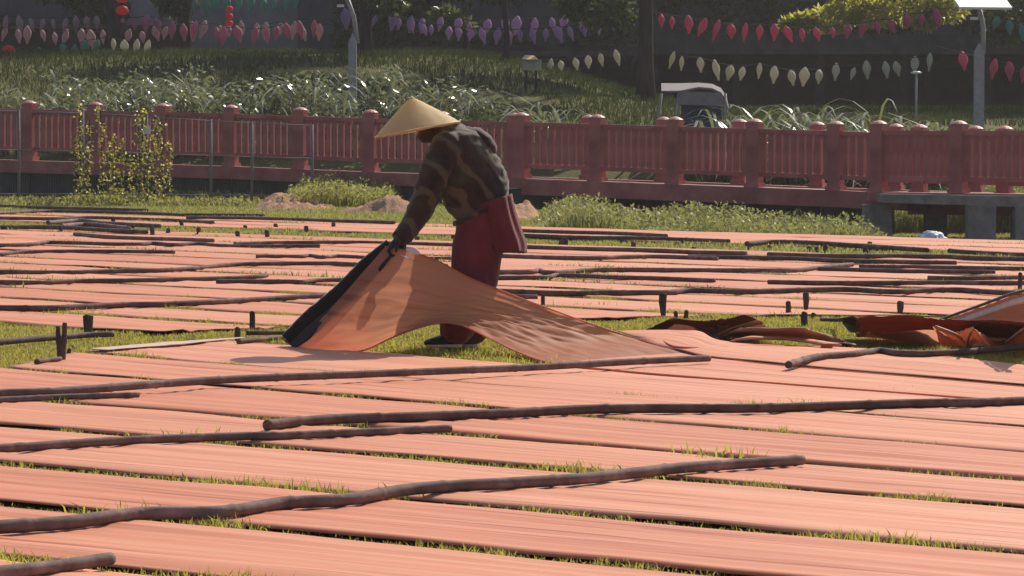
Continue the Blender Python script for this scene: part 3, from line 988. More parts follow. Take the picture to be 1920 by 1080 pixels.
FAR = [((113, 437), (114, 425)), ((140, 436), (142, 429)), ((212, 425), (212, 408)), ((245, 431), (250, 423)), ((286, 443), (285, 428)),
       ((312, 441), (316, 429)), ((343, 426), (339, 413)), ((372, 422), (374, 415)), ((366, 443), (373, 427)), ((447, 447), (445, 434)),
       ((456, 431), (460, 423)), ((502, 448), (500, 432)), ((520, 430), (516, 420)), ((575, 436), (574, 424)), ((626, 428), (625, 418)),
       ((778, 453), (783, 444)), ((855, 453), (849, 442)), ((1049, 462), (1053, 450)), ((1060, 461), (1061, 449)), ((1150, 463), (1151, 458)), ((1166, 455), (1167, 449)),
       ((1187, 466), (1188, 455)), ((1199, 451), (1202, 444)), ((1280, 457), (1281, 451)), ((1287, 455), (1288, 446)), ((1300, 471), (1301, 464)), ((1402, 470), (1407, 457)),
       ((1438, 470), (1443, 461)), ((1514, 473), (1518, 463)), ((1530, 476), (1532, 464)), ((1548, 477), (1548, 461)), ((1625, 477), (1622, 464)), ((1630, 460), (1631, 454)),
       ((115, 387), (114, 374)), ((239, 387), (239, 378))]
FAR.sort(key=lambda s: s[0][0])


def stake(b, t, w, shape, label, group):
    B = gp(*b)
    T = at(t[0], t[1], B.y)
    h = T.z
    B = B + Vector((0, 0, -.06))
    m = MB()
    n = 9
    if shape == 'fork':
        m.tube([B, B.lerp(T, .55), B.lerp(T, .72)], [w * .42, w * .52, w * .7], n, [w * .4, w * .5, w * .45], jitter=.08)
        for s, tt in ((-1, .95), (1, 1.02)):
            m.tube([B.lerp(T, .5) + Vector((s * w * .24, 0, 0)), B.lerp(T, .8) + Vector((s * w * .32, .004 * s, 0)), B.lerp(T, tt) + Vector((s * w * .36, 0, 0))], [w * .27, w * .26, w * .24], n, jitter=.1)
    else:
        prof = {'plain': (.42, .46, .5, .5, .47), 'taper': (.34, .42, .52, .62, .62), 'bottle': (.26, .30, .46, .58, .60)}[shape]
        m.tube([B.lerp(T, k / 4) + Vector((.004 * n3(k, w * 99), .004 * n3(k, 3, w * 50), 0)) for k in range(5)], [w * p for p in prof], n, [w * p * .85 for p in prof], jitter=.07)
        top = B.lerp(T, 1.0)
        m.tube([top + Vector((0, 0, -.004)), top + Vector((.002, 0, .006))], [w * prof[-1] * .9, w * prof[-1] * .55], n)
    o = m.build('wooden_stake', M['stake_wood'], None, False, origin=Vector((B.x, B.y, 0)))
    tag(o, label, 'stake', group)


for b, t, w, sh, lab in STAKES: stake(b, t, w, sh, lab, 'wooden stakes in the middle grass lane')
for i, (b, t) in enumerate(FAR):
    stake(b, t, .055, 'plain', f'small dark leaning stake along the far lanes, {ORD[i + 1]} from the left', 'small stakes along the far lanes')

# ------------------------------------------------------------------ worker
PY = 21.14
PXM = PY / FPX        # metres per photo pixel at the worker
wk = empty('person', at(850, 647, PY))
wk.location.z = 0.0
tag(wk, 'stooping worker in conical straw hat, dark patterned jacket and maroon trousers lifting silk', 'person')


def W(px, py, dy=0.0): return at(px, py, PY + dy)


def limb(mb, pts, rpx, dep=None, n=14):
    """pts (px, py, dy); rpx radii in photo pixels; dep depth radii in m"""
    P_ = [W(*p) for p in pts]
    r = [x * PXM for x in rpx]
    d = dep if dep is not None else r
    mb.tube(P_, r, n, d, up=Vector((0, 1, 0)), roundcap=True) if False else mb.tube(P_, d, n, r, up=Vector((0, 1, 0)), roundcap=True)


# body (one continuous surface)
b = MB()
limb(b, [(908, 412, 0), (902, 375, 0), (884, 330, 0), (862, 285, 0), (846, 258, 0)], [38, 36, 38, 38, 24], [.15, .13, .15, .17, .10], 18)
limb(b, [(848, 262, 0), (828, 250, 0), (812, 246, 0)], [16, 15, 15], [.055, .05, .05])
limb(b, [(822, 226, 0), (812, 234, 0), (800, 243, 0), (793, 251, 0)], [20, 28, 26, 17], [.055, .076, .072, .045], 16)   # head, chin towards the left and down
limb(b, [(791, 238, 0), (781, 244, 0), (785, 249, 0)], [4, 5, 4], [.01, .014, .012], 8)                                 # nose
for sy in (-1, 1):
    limb(b, [(814, 240, sy * .075), (817, 247, sy * .078)], [8, 6], [.012, .010], 8)                                   # ears
    limb(b, [(838, 276, sy * .12), (814, 322, sy * .15), (800, 367, sy * .12), (779, 408, sy * .07 - .04), (754, 444, sy * .05 - .10)], [18, 15, 13, 12, 9], n=12)
    limb(b, [(908, 412, .04 + sy * .07), (898, 470, .04 + sy * .08), (889, 522, .05 + sy * .09), (870, 575, .02 + sy * .11), (852 + 30 * (sy > 0), 628, sy * .13)], [30, 27, 21, 18, 13], n=12)
    limb(b, [(852 + 30 * (sy > 0), 632, sy * .13), (830 + 30 * (sy > 0), 638, sy * .13), (806 + 30 * (sy > 0), 642, sy * .13)], [10, 9, 6], [.04, .045, .03])
body = remesh_obj('body', b, M['skin'], wk, .010, 5)

# jacket
j = MB()
limb(j, [(905, 393, 0), (893, 363, 0), (884, 338, 0), (868, 302, 0), (853, 270, 0), (839, 251, 0)], [52, 65, 64, 60, 50, 29], [.145, .165, .165, .175, .18, .12], 22)
limb(j, [(843, 258, 0), (828, 250, 0)], [24, 20], [.085, .075], 14)
for sy in (-1, 1):
    limb(j, [(842, 276, sy * .12), (815, 320, sy * .15), (801, 366, sy * .12), (782, 405, sy * .07 - .04), (764, 432, sy * .05 - .07), (754, 444, sy * .05 - .10)], [32, 26, 24, 21, 18, 16], n=16)


def jfold(co):
    x, y, z = co
    a = 1 - 2 * abs(n3(x * 5 + z * 4, y * 4, z * 10 - x * 5))
    b = 1 - 2 * abs(n3(x * 11 - z * 6, y * 10, z * 17 + x * 8))
    return .008 * a + .0045 * b + .003 * n3(x * 30, y * 30, z * 34)


remesh_obj('jacket', j, M['jacket_print'], wk, .0095, 5, jfold)
# hem band of the jacket
hm = MB()
hc = [(852, 418), (905, 395), (957, 371)]
ringp = []
for k in range(40):
    a = 2 * math.pi * k / 40
    cx, cy = 905 + 53 * math.cos(a), 396 - 23.5 * math.cos(a)
    ringp.append(W(cx, cy, .16 * math.sin(a)) + Vector((0, 0, .010 * n3(k * .5, 2))))
ringp.append(ringp[0])
hm.tube(ringp, .016, 8, [.012] * 41, cap=False)
hm.build('jacket_hem', M['jacket_print'], wk, True)

# trousers
t = MB()
limb(t, [(912, 385, 0), (908, 415, 0), (902, 440, 0)], [45, 48, 46], [.155, .165, .16], 20)
for sy in (-1, 1):
    limb(t, [(906, 425, .04 + sy * .07), (896, 470, .04 + sy * .08), (889, 520, .05 + sy * .09), (872, 580, .02 + sy * .11), (856 + 28 * (sy > 0), 618, sy * .13)], [46, 46, 44, 37, 33], [.11, .11, .105, .10, .095], n=16)


def tfold(co):
    x, y, z = co
    a = 1 - 2 * abs(n3(x * 7, y * 7, z * 2.0))
    b = 1 - 2 * abs(n3(x * 14 + z * 3, y * 13, z * 5))
    return .009 * a + .005 * b


remesh_obj('trousers', t, M['maroon_cloth'], wk, .011, 5, tfold)

# loose tunic tail hanging behind the hips (open at the bottom)
rows = []
NS = 30
for k, (cx, cy, hx, hy, dp) in enumerate([(917, 377, 42, -14, .175), (921, 400, 45, -8, .19), (929, 430, 47, -3, .20), (938, 455, 47, -1, .20), (944, 474, 43, 0, .19)]):
    row = []
    for s in range(NS + 1):
        a = -math.pi * .62 + 2 * math.pi * .62 * s / NS
        rr = 1 + (.05 + .03 * k) * n3(s * .55, k * .25, 4) - .30 * abs(2 * s / NS - 1) ** 5
        row.append(W(cx + hx * math.cos(a) * rr, cy + hy * math.cos(a) + (2.5 * n3(s * .4, 8) if k == 4 else 0), dp * math.sin(a) * rr))
    rows.append(row)
patch('tunic_tail', rows, 'maroon_tunic', wk, nu=60, nv=26, thick=.004, wr=.006, wf=(6, 2), seed=41)

# hood bundled behind the neck
h = MB()
limb(h, [(872, 246, 0), (895, 252, 0), (910, 264, 0), (918, 282, 0), (920, 300, 0)], [10, 13, 15, 13, 7], [.06, .075, .08, .07, .045], 14)
remesh_obj('hood', h, M['hood_cloth'], wk, .010, 4, jfold)
# scarf round face and neck
h = MB()
limb(h, [(840, 246, 0), (824, 244, 0), (808, 247, 0), (795, 253, 0)], [26, 27, 24, 14], [.095, .090, .086, .06], 14)
remesh_obj('scarf', h, M['scarf'], wk, .010, 4, jfold)
# hair at the back of the head
h = MB(); limb(h, [(830, 228, 0), (818, 226, 0), (808, 230, 0)], [12, 17, 14], [.07, .085, .075], 12)
h.build('hair', M['hair'], wk, True)

# conical straw hat
apex = W(771, 181); bl, br = W(703, 259), W(862, 226)
cen = (bl + br) / 2
ax = (apex - cen); hh = ax.length; ax.normalize()
ex = (br - bl).normalized(); ex = (ex - ax * ex.dot(ax)).normalized(); ey = ax.cross(ex)
rr = (br - bl).length / 2
hv, hf = [], []
NR, NA = 26, 72
for side, dz in ((0, 0.0), (1, -.006)):
    for i in range(NR + 1):
        r = rr * (i / NR)
        hgt = hh * (1 - i / NR) - .012 * math.exp(-(i / 1.2) ** 2) + .004 * math.sin(math.pi * i / NR)
        for k in range(NA):
            a = 2 * math.pi * k / NA
            f = 1 + .006 * n3(math.cos(a) * 3, math.sin(a) * 3, i * .1)
            w_ = .0035 * n3(math.cos(a) * 4, math.sin(a) * 4, i * .3) * (i / NR) + .0012 * (i % 2) - (.004 * (i == NR))
            p = cen + (ex * math.cos(a) + ey * math.sin(a)) * (max(r, .0005) * f) + ax * (hgt + dz + w_)
            hv.append(tuple(p))
n1 = (NR + 1) * NA
for side in (0, 1):
    for i in range(NR):
        for k in range(NA):
            a, b_ = side * n1 + i * NA + k, side * n1 + i * NA + (k + 1) % NA
            q_ = (a, a + NA, b_ + NA, b_)
            hf.append(q_ if side == 0 else q_[::-1])
for k in range(NA):
    a, b_ = NR * NA + k, NR * NA + (k + 1) % NA
    hf.append((a, n1 + a, n1 + b_, b_))
hat = mesh_obj('conical_hat', hv, hf, M['straw'], wk, True)
rim = MB(); rim.tube([cen + (ex * math.cos(2 * math.pi * k / 60) + ey * math.sin(2 * math.pi * k / 60)) * rr for k in range(61)], .0045, 6, cap=False)
rm = rim.build('rim_band', M['hat_straw_plain'], None, True)
base = world_loc(wk)
rm.data.transform(Matrix.Translation(-base)); rm.parent = hat
tip = MB(); tip.tube([apex - ax * .016, apex - ax * .004, apex + ax * .003], [.02, .011, .004], 10)
tp = tip.build('tip', M['hat_straw_plain'], None, True); tp.data.transform(Matrix.Translation(-base)); tp.parent = hat
st = MB(); st.tube(catmull([cen + ex * .09 + ey * -.09 - ax * .0, W(812, 250, -.09), W(800, 262, -.03), W(812, 252, .09)], 6), .004, 6); st.build('chin_strap', M['hem_dark'], wk, True)


# gloved hands closed on the hem
def hand(wx, wy, gx, gy, dy, mirror):
    m = MB()
    wrist = W(wx, wy, dy); grip = W(gx, gy, dy)
    fwd = (grip - wrist).normalized()
    side = Vector((0, 1, 0)); side = (side - fwd * side.dot(fwd)).normalized()
    dn = fwd.cross(side)
    if dn.z > 0: dn = -dn
    m.tube([wrist - fwd * .05, wrist, wrist + fwd * .035, wrist + fwd * .075], [.030, .030, .042, .043], 14, [.028, .026, .022, .019], up=side, roundcap=True)
    for k, ln in enumerate((.90, 1.0, .95, .78)):
        o_ = side * ((k - 1.5) * .020)
        a0 = wrist + fwd * .066 + o_
        a1 = a0 + (fwd * .036 + dn * .010) * ln
        a2 = a1 + (fwd * .012 + dn * .028) * ln
        a3 = a2 + (fwd * -.014 + dn * .020) * ln
        m.tube([a0, a1, a2, a3], [.0105, .0100, .0095, .0082], 8, up=side, roundcap=True)
    s = -mirror
    t0 = wrist + fwd * .02 + side * (.036 * s)
    m.tube([t0, t0 + fwd * .028 + dn * .020 + side * .012 * s, t0 + fwd * .050 + dn * .040 + side * .002 * s], [.013, .012, .009], 8, up=side, roundcap=True)
    return remesh_obj('gloved_hand', m, M['glove'], wk, .0045, 2)


hand(752, 445, 728, 466, -.16, 1)
hand(760, 448, 748, 470, -.05, -1)
cf = MB(); cf.tube([W(757, 438, -.13), W(748, 449, -.15)], [.052, .048], 14, [.05, .046]); cf.build('cuff', M['hem_dark'], wk, True)

# boots
for sy in (-1, 1):
    ox = 30 * (sy > 0)
    bt = MB()
    limb(bt, [(856 + ox, 600, sy * .13), (853 + ox, 622, sy * .13), (851 + ox, 636, sy * .13)], [19, 18, 17], [.055, .055, .05], 14)
    limb(bt, [(854 + ox, 638, sy * .13), (832 + ox, 638, sy * .13), (812 + ox, 641, sy * .13), (799 + ox, 643, sy * .13)], [11, 12, 9, 6], [.045, .05, .046, .034], 14)
    remesh_obj('boot', bt, M['boot'], wk, .008, 3)
    sl = MB(); sl.tube([W(866 + ox, 647, sy * .13), W(835 + ox, 648, sy * .13), W(800 + ox, 648, sy * .13)], [.05, .055, .04], 12, [.012, .012, .010], up=Vector((0, 1, 0)))
    sl.build('boot_sole', M['white_trim'], wk, True)

# ------------------------------------------------------------------ footbridge with red balustrades
PH = 1.08


def rail_points(u0, q_, r_, Y0, n, tops, start=0):
    out = []
    for i in range(start, n):
        u = (u0 + q_ * i) / (1 + r_ * i)
        Y = Y0 * (1 + r_ * i)
        px = 960 + u
        ty = np.interp(px, [t_[0] for t_ in tops], [t_[1] for t_ in tops])
        out.append(at(px, ty, Y))
    return out


R1 = rail_points(-905, 130, -.00752, 66.0, 15, [(-600, 168), (-90, 182), (55, 186), (433, 194), (695, 203), (955, 209), (1232, 216), (1377, 220), (1523, 225), (1673, 229), (1830, 233), (2100, 240)], -4)
R2 = rail_points(18, 140.5, -.01137, 60.0, 8, [(978, 208), (1122, 212), (1266, 216), (1415, 220), (1566, 224), (1722, 230), (1884, 233), (2100, 239)])
R3 = [at(1648, 223, 55.4), at(1798, 223, 54.6), at(1958, 223, 53.8), at(2120, 223, 53.0)]

post_mesh = {}


def shared(name, mb, mat):
    me = bpy.data.meshes.new(name)
    me.from_pydata([tuple(v) for v in mb.v], [], mb.f)
    me.materials.append(mat)
    return me


def inst(name, me, parent, loc, rz=0.0, sc=(1, 1, 1)):
    o = bpy.data.objects.new(name, me)
    COL.objects.link(o)
    o.parent = parent
    o.location = loc
    o.rotation_euler = (0, 0, rz)
    o.scale = sc
    return o


pm = MB(); pm.box((0, 0, .48), (.20, .20, .96)); pm.box((0, 0, .03), (.25, .25, .06)); pm.box((0, 0, .975), (.225, .225, .03)); POSTM = shared('post', pm, M['red_paint'])
pm = MB()
capp = []
for k, (rr_, z_) in enumerate([(.105, .992), (.128, .998), (.128, 1.010), (.100, 1.030), (.055, 1.050), (.015, 1.060)]): capp.append((rr_, z_))
pm.tube([Vector((0, 0, z_)) for _, z_ in capp], [r_ for r_, _ in capp], 12); CAPM = shared('post_cap', pm, M['red_cap_lit'])
pm = MB(); pm.box((0, 0, 0), (.082, .06, .60)); PICKM = shared('picket', pm, M['red_paint'])


def balustrade(pts, label, cat='balustrade'):
    root = empty('red_balustrade', pts[0] - Vector((0, 0, PH)))
    tag(root, label, cat, 'red balustrades of the footbridge')
    B0 = Vector(root.location)
    for i, p in enumerate(pts):
        rz = math.atan2((pts[min(i + 1, len(pts) - 1)] - pts[max(i - 1, 0)]).y, (pts[min(i + 1, len(pts) - 1)] - pts[max(i - 1, 0)]).x)
        loc = p - Vector((0, 0, PH)) - B0
        po = inst('post', POSTM, root, loc, rz)
        inst('post_cap', CAPM, po, (0, 0, 0), 0)
    for a, b_ in zip(pts, pts[1:]):
        A, Bq = a - Vector((0, 0, PH)), b_ - Vector((0, 0, PH))
        d = (Bq - A); L = math.hypot(d.x, d.y); rz = math.atan2(d.y, d.x)
        dd = d / L
        A2, B2 = A + dd * .099, Bq - dd * .099
        nv = Vector((-dd.y, dd.x, 0)).normalized()
        for nm, z0_, z1_, w_ in (('top_rail', .84, .905, .11), ('lower_rail', .165, .235, .10)):
            m = MB()
            q8 = []
            for zz in (z0_, z1_):
                for P_, s in ((A2, -1), (B2, -1), (B2, 1), (A2, 1)): q8.append(P_ + nv * (s * w_ / 2) + Vector((0, 0, zz)))
            m.hexa(q8)
            m.build(nm, M['red_paint'], root)
        npk = 9
        for k in range(npk):
            P_ = A2.lerp(B2, (k + .5) / npk) - B0
            inst('picket', PICKM, root, P_ + Vector((0, 0, .5375)), rz, (1 + random.uniform(-.06, .06), 1, 1.006))
    return root


balustrade(R1, 'long red balustrade running the whole width behind the field, farthest of three')
balustrade(R2, 'red balustrade on the near side of the footbridge, starting behind the worker')
balustrade(R3, 'nearest red balustrade, at the right above the concrete piers')


def sweep(mb, pts, off_near, off_far, z0_, z1_):
    """box section along a rail line; offsets measured towards / away from camera"""
    for a, b_ in zip(pts, pts[1:]):
        q8 = []
        for zz in (z0_, z1_):
            for P_, o_ in ((a, -off_near), (b_, -off_near), (b_, off_far), (a, off_far)):
                q8.append(Vector((P_.x, P_.y + o_, P_.z - PH + zz)))
        mb.hexa(q8)


br_ = empty('footbridge', gp(1640, 455))
tag(br_, 'low concrete footbridge with red edge beams and grey slab, carrying the red balustrades', 'footbridge')
m = MB(); sweep(m, R1, .22, .35, -.22, -.003); m.build('edge_beam', M['red_paint'], br_)
m = MB(); sweep(m, R2, .22, .25, -.26, -.003); m.build('edge_beam', M['red_paint'], br_)
m = MB()
for a, b_ in zip(R2, R2[1:]):
    q8 = []
    for zz in (-.16, -.02):
        for P_ in (a + Vector((0, .26, 0)), b_ + Vector((0, .26, 0)), b_ + Vector((.2, 2.3, 0)), a + Vector((.2, 2.3, 0))):
            q8.append(P_ + Vector((0, 0, zz - PH)))
    m.hexa(q8)
m.build('deck', M['concrete'], br_)
m = MB()
m.hexa([at(1655, 380, 54.3), at(2160, 396, 52.3), at(2160, 396, 52.3) + Vector((0, 3.2, 0)), at(1655, 380, 54.3) + Vector((0, 3.2, 0)),
        at(1655, 364, 54.3), at(2160, 372, 52.3), at(2160, 372, 52.3) + Vector((0, 3.2, 0)), at(1655, 364, 54.3) + Vector((0, 3.2, 0))])
m.build('slab', M['concrete'], br_)
m = MB(); 
z3 = (at(1648, 223, 55.4).z - PH)
sweep(m, [R3[0] + Vector((-.15, 0, 0))] + R3[1:], .17, .17, -.14, -.003)
m.build('edge_beam', M['red_paint'], br_)
m = MB(); m.hexa([at(1560, 392, 58.5), at(1700, 392, 55.6), at(1700, 392, 56.6), at(1560, 392, 59.5), at(1560, 352, 58.5), at(1700, 360, 55.6), at(1700, 360, 56.6), at(1560, 352, 59.5)])
m.build('cross_beam', M['red_paint'], br_)
m = MB(); m.hexa([at(1702, 402, 56.4), at(2100, 408, 54.8), at(2100, 408, 55.1), at(1702, 402, 56.7), at(1702, 376, 56.4), at(2100, 388, 54.8), at(2100, 388, 55.1), at(1702, 376, 56.7)])
m.build('cross_beam', M['red_paint'], br_)


def pier(px0, px1, Y, topy):
    a, b_ = at(px0, topy, Y), at(px1, topy, Y)
    w_ = b_.x - a.x
    zb = tz(a.x, Y) - .15
    m = MB(); m.box(((a.x + b_.x) / 2, Y + w_ / 2, (a.z + zb) / 2), (w_, w_, a.z - zb))
    m.build('pier', M['concrete'], br_)


pier(1621, 1673, 55.2, 384)
pier(1736, 1776, 57.6, 384)
pier(1816, 1868, 53.4, 384)
pier(1905, 1985, 53.2, 388)
for i in range(0, 6):
    P_ = R2[i] - Vector((0, -.2, PH))
    px_ = 960 + FPX * P_.x / P_.y
    if px_ > 1600: continue
    m = MB(); zb = tz(P_.x, P_.y) - .1; zt = P_.z - .165
    m.box((P_.x, P_.y + .15, (zb + zt) / 2), (.34, .34, zt - zb)); m.build('pier', M['concrete_shade'], br_)

# retaining wall below the balustrade at the left and under the bridge
rw = empty('retaining_wall', (R1[0].x, R1[0].y + .4, 0))
tag(rw, 'retaining wall below the long red balustrade, its shade put into the concrete colour', 'wall')
blk = 0
for a, b_ in zip(R1[:16], R1[1:17]):
    m = MB(); q8 = []
    for zz in (None, -.225):
        for P_, o_ in ((a, .05), (b_, .05), (b_, .6), (a, .6)):
            z_ = (tz(P_.x, P_.y) - .5) if zz is None else P_.z - PH + zz
            x_ = P_.x + (.012 if P_ is a else -.012)
            q8.append(Vector((x_, P_.y + o_, z_)))
    m.hexa(q8)
    m.build('wall_panel', M['concrete_shade'], rw)

# ------------------------------------------------------------------ wire fence with climbing flowers
wf_ = empty('wire_fence', at(300, 385, 62.0))
tag(wf_, 'thin grey wire fence on slim posts in front of the red balustrade at left', 'fence')
wposts = [(35, 206), (155, 209), (275, 216), (395, 224), (472, 228), (585, 233)]
tops_ = []
for px_, ty in wposts:
    T = at(px_, ty, 62.0)
    m = MB(); m.tube([Vector((T.x, T.y, -.05)), T], .024, 8); m.build('post', M['metal_grey'], wf_, True)
    tops_.append(T)
lft = at(-80, 201, 62.0); tops2 = [lft] + tops_
for a, b_ in zip(tops2, tops2[1:]):
    for f, nm in ((.985, 'top_wire'), (.58, 'middle_wire'), (.12, 'lower_wire')):
        m = MB(); m.tube([Vector((a.x, a.y, a.z * f)), Vector((b_.x, b_.y, b_.z * f))], .007, 6); m.build(nm, M['metal_grey'], wf_, True)
m = MB()
for k in range(150):
    s = k / 149
    x_ = lft.x + (tops_[-1].x - lft.x) * s
    zt = np.interp(x_, [t_.x for t_ in tops2], [t_.z for t_ in tops2])
    m.tube([Vector((x_, 62.03, 0)), Vector((x_, 62.03, zt))], .0016, 3)
wm = m.build('wire_mesh', M['metal_grey'], wf_, False)
tag(wm, kind='stuff')
m = MB(); m.box(at(275, 243, 61.95), (.12, .01, .14)); m.build('white_tag', M['white_trim'], wf_)


class Leaves:
    """many small leaf faces collected into one mesh with numpy"""
    def __init__(self): self.P, self.D, self.L, self.Wd, self.N = [], [], [], [], []

    def add(self, P, D, L, Wd):
        self.P.append(np.asarray(P)); self.D.append(np.asarray(D)); self.L.append(np.asarray(L)); self.Wd.append(np.asarray(Wd))

    def build(self, name, mat, parent=None, origin=None, fold=.15):
        P = np.concatenate(self.P); D = np.concatenate(self.D); L = np.concatenate(self.L)[:, None]; Wd = np.concatenate(self.Wd)[:, None]
        D = D / (np.linalg.norm(D, axis=1, keepdims=True) + 1e-9)
        rnd = rng.normal(size=D.shape)
        S_ = np.cross(D, rnd); S_ /= (np.linalg.norm(S_, axis=1, keepdims=True) + 1e-9)
        U = np.cross(S_, D)
        n = len(P)
        v = np.empty((n, 4, 3))
        v[:, 0] = P; v[:, 1] = P + D * L * .5 + S_ * Wd * .5 + U * Wd * fold
        v[:, 2] = P + D * L - U * L * .12; v[:, 3] = P + D * L * .5 - S_ * Wd * .5 + U * Wd * fold
        return fast_mesh(name, v.reshape(-1, 3), np.arange(n * 4).reshape(n, 4), mat, parent, origin)


def fast_mesh(name, V, F, mat, parent=None, origin=None):
    base = np.array(world_loc(parent)) if parent is not None else (np.array(origin) if origin is not None else np.zeros(3))
    me = bpy.data.meshes.new(name)
    V = V - base
    k = F.shape[1]
    me.vertices.add(len(V)); me.vertices.foreach_set('co', V.astype(np.float32).ravel())
    me.loops.add(F.size); me.loops.foreach_set('vertex_index', F.astype(np.int32).ravel())
    me.polygons.add(len(F))
    me.polygons.foreach_set('loop_start', np.arange(0, F.size, k, dtype=np.int32))
    me.polygons.foreach_set('loop_total', np.full(len(F), k, dtype=np.int32))
    me.update(calc_edges=True)
    me.materials.append(mat)
    o = bpy.data.objects.new(name, me); COL.objects.link(o)
    if parent is not None: o.parent = parent
    else: o.location = base
    return o


def blades(name, P, h, w, mat, lean=.5, parent=None, origin=None):
    """grass: each blade two stacked faces (quad as 2 tris + tip) with a bend"""
    n = len(P)
    ang = rng.uniform(0, 2 * math.pi, n)
    ld = np.stack([np.cos(ang), np.sin(ang), np.zeros(n)], 1)
    sa = rng.uniform(0, math.pi, n)
    sd = np.stack([np.cos(sa), np.sin(sa), np.zeros(n)], 1)
    ln = (rng.uniform(.1, 1, n) * lean)[:, None]
    h = np.asarray(h)[:, None] if np.ndim(h) else np.full((n, 1), h)
    w = np.asarray(w)[:, None] if np.ndim(w) else np.full((n, 1), w)
    up = np.array([[0, 0, 1.0]])
    v = np.empty((n, 5, 3))
    v[:, 0] = P - sd * w * .5; v[:, 1] = P + sd * w * .5
    mid = P + up * h * .55 + ld * h * ln * .35
    v[:, 2] = mid + sd * w * .42; v[:, 3] = mid - sd * w * .42
    v[:, 4] = P + up * h * (1 - .35 * ln) + ld * h * ln
    i = np.arange(n)[:, None] * 5
    F = np.concatenate([i + np.array([[0, 1, 2]]), i + np.array([[0, 2, 3]]), i + np.array([[3, 2, 4]])])
    return fast_mesh(name, v.reshape(-1, 3), F, mat, parent, origin)


vine = empty('flowering_vine', at(225, 385, 61.8))
tag(vine, 'climbing vine with strings of yellow blossoms on the wire fence at left', 'vine')
lv, bl_ = Leaves(), Leaves()
for px_, ty, by in [(150, 200, 370), (168, 225, 372), (188, 198, 375), (205, 270, 375), (216, 255, 375), (232, 262, 375), (245, 280, 375), (258, 215, 372), (268, 208, 375), (279, 262, 372), (290, 220, 370), (302, 212, 372), (318, 265, 372), (140, 255, 360)]:
    T, B_ = at(px_, ty, 61.8), at(px_ + random.uniform(-6, 6), by, 61.8)
    n_ = int((T.z - B_.z) / .016)
    tt = rng.uniform(0, 1, n_)
    pos = np.array(T)[None] * (1 - tt)[:, None] + np.array(B_)[None] * tt[:, None]
    wob = np.array([[.06 * n3(px_, t_ * 6), -.03, 0] for t_ in tt])
    pos = pos + wob + rng.normal(0, .022, (n_, 3)) * np.array([1, .6, 1])
    lv.add(pos, rng.normal(size=(n_, 3)) + np.array([0, 0, -.6]), rng.uniform(.05, .09, n_), rng.uniform(.03, .05, n_))
    nb = n_ // 2
    bl_.add(pos[:nb] + rng.normal(0, .02, (nb, 3)), rng.normal(size=(nb, 3)), rng.uniform(.04, .06, nb), rng.uniform(.035, .05, nb))
    m = MB(); m.tube(catmull([T + Vector((.06 * n3(px_, 0), 0, 0)), T.lerp(B_, .33) + Vector((.06 * n3(px_, 2), 0, 0)), T.lerp(B_, .66) + Vector((.06 * n3(px_, 4), 0, 0)), B_], 5), .008, 5)
    m.build('stem', M['bark'], vine, True)
lv.build('leaves', M['vine_leaf'], vine); bl_.build('blossoms', M['blossom'], vine)

# ------------------------------------------------------------------ background buildings
hall = empty('grey_hall', (0, 108, 2.5))
tag(hall, 'long pale grey hall far behind the trees and lanterns', 'building')
for i in range(14):
    x0 = -42 + i * 6
    m = MB(); m.box((x0 + 3, 108.3, 6.5), (5.97, .6, 11)); m.build('wall_panel', M['grey_wall' if i in (5,) else 'dim_wall'], hall)
    m = MB(); m.box((x0, 107.95, 6.5), (.35, .12, 11)); m.build('pilaster', M['dim_wall'], hall)
m = MB(); m.hexa([(-43, 107.2, 12.0), (43, 107.2, 12.0), (43, 118, 14), (-43, 118, 14), (-43, 107.2, 12.25), (43, 107.2, 12.25), (43, 118, 14.25), (-43, 118, 14.25)]); m.build('roof', M['shed_roof'], hall)

shed = empty('shade_shed', at(1600, 200, 93))  # dark shed form stands in for under-tree shade and a tarp
tag(shed, 'long low open-fronted shed form, coloured dark for under-tree shade, behind the lantern rows at right', 'shed')
sx0, sx1 = at(1225, 100, 93).x, at(2150, 100, 93).x
gz = tz(8, 92)
zt = at(960, 66, 93).z
nb = int((sx1 - sx0) / .5)
for k in range(nb):
    xa = sx0 + (sx1 - sx0) * k / nb; xb = sx0 + (sx1 - sx0) * (k + 1) / nb
    m = MB(); m.box(((xa + xb) / 2, 97 + random.uniform(-.02, .02), (gz + zt) / 2), (xb - xa - .006, .06, zt - gz - .1)); m.build('wall_plank', M['shed_dark'], shed)
m = MB(); m.box(((sx0 + sx1) / 2, 97.3, (gz + zt) / 2 - .3), (sx1 - sx0, .1, zt - gz)); m.build('backing', M['shed_dark'], shed)
for k in range(7):
    x_ = sx0 + (sx1 - sx0) * k / 6
    m = MB(); m.box((x_, 92.4, (gz + zt) / 2 - .1), (.2, .2, zt - gz)); m.build('post', M['shed_dark'], shed)
m = MB(); m.hexa([(sx0 - .4, 91.6, zt - .5), (sx1, 91.6, zt - .5), (sx1, 98, zt - .9), (sx0 - .4, 98, zt - .9), (sx0 - .4, 91.6, zt - .02), (sx1, 91.6, zt - .02), (sx1, 98, zt - .45), (sx0 - .4, 98, zt - .45)]); m.build('roof', M['shed_roof'], shed)

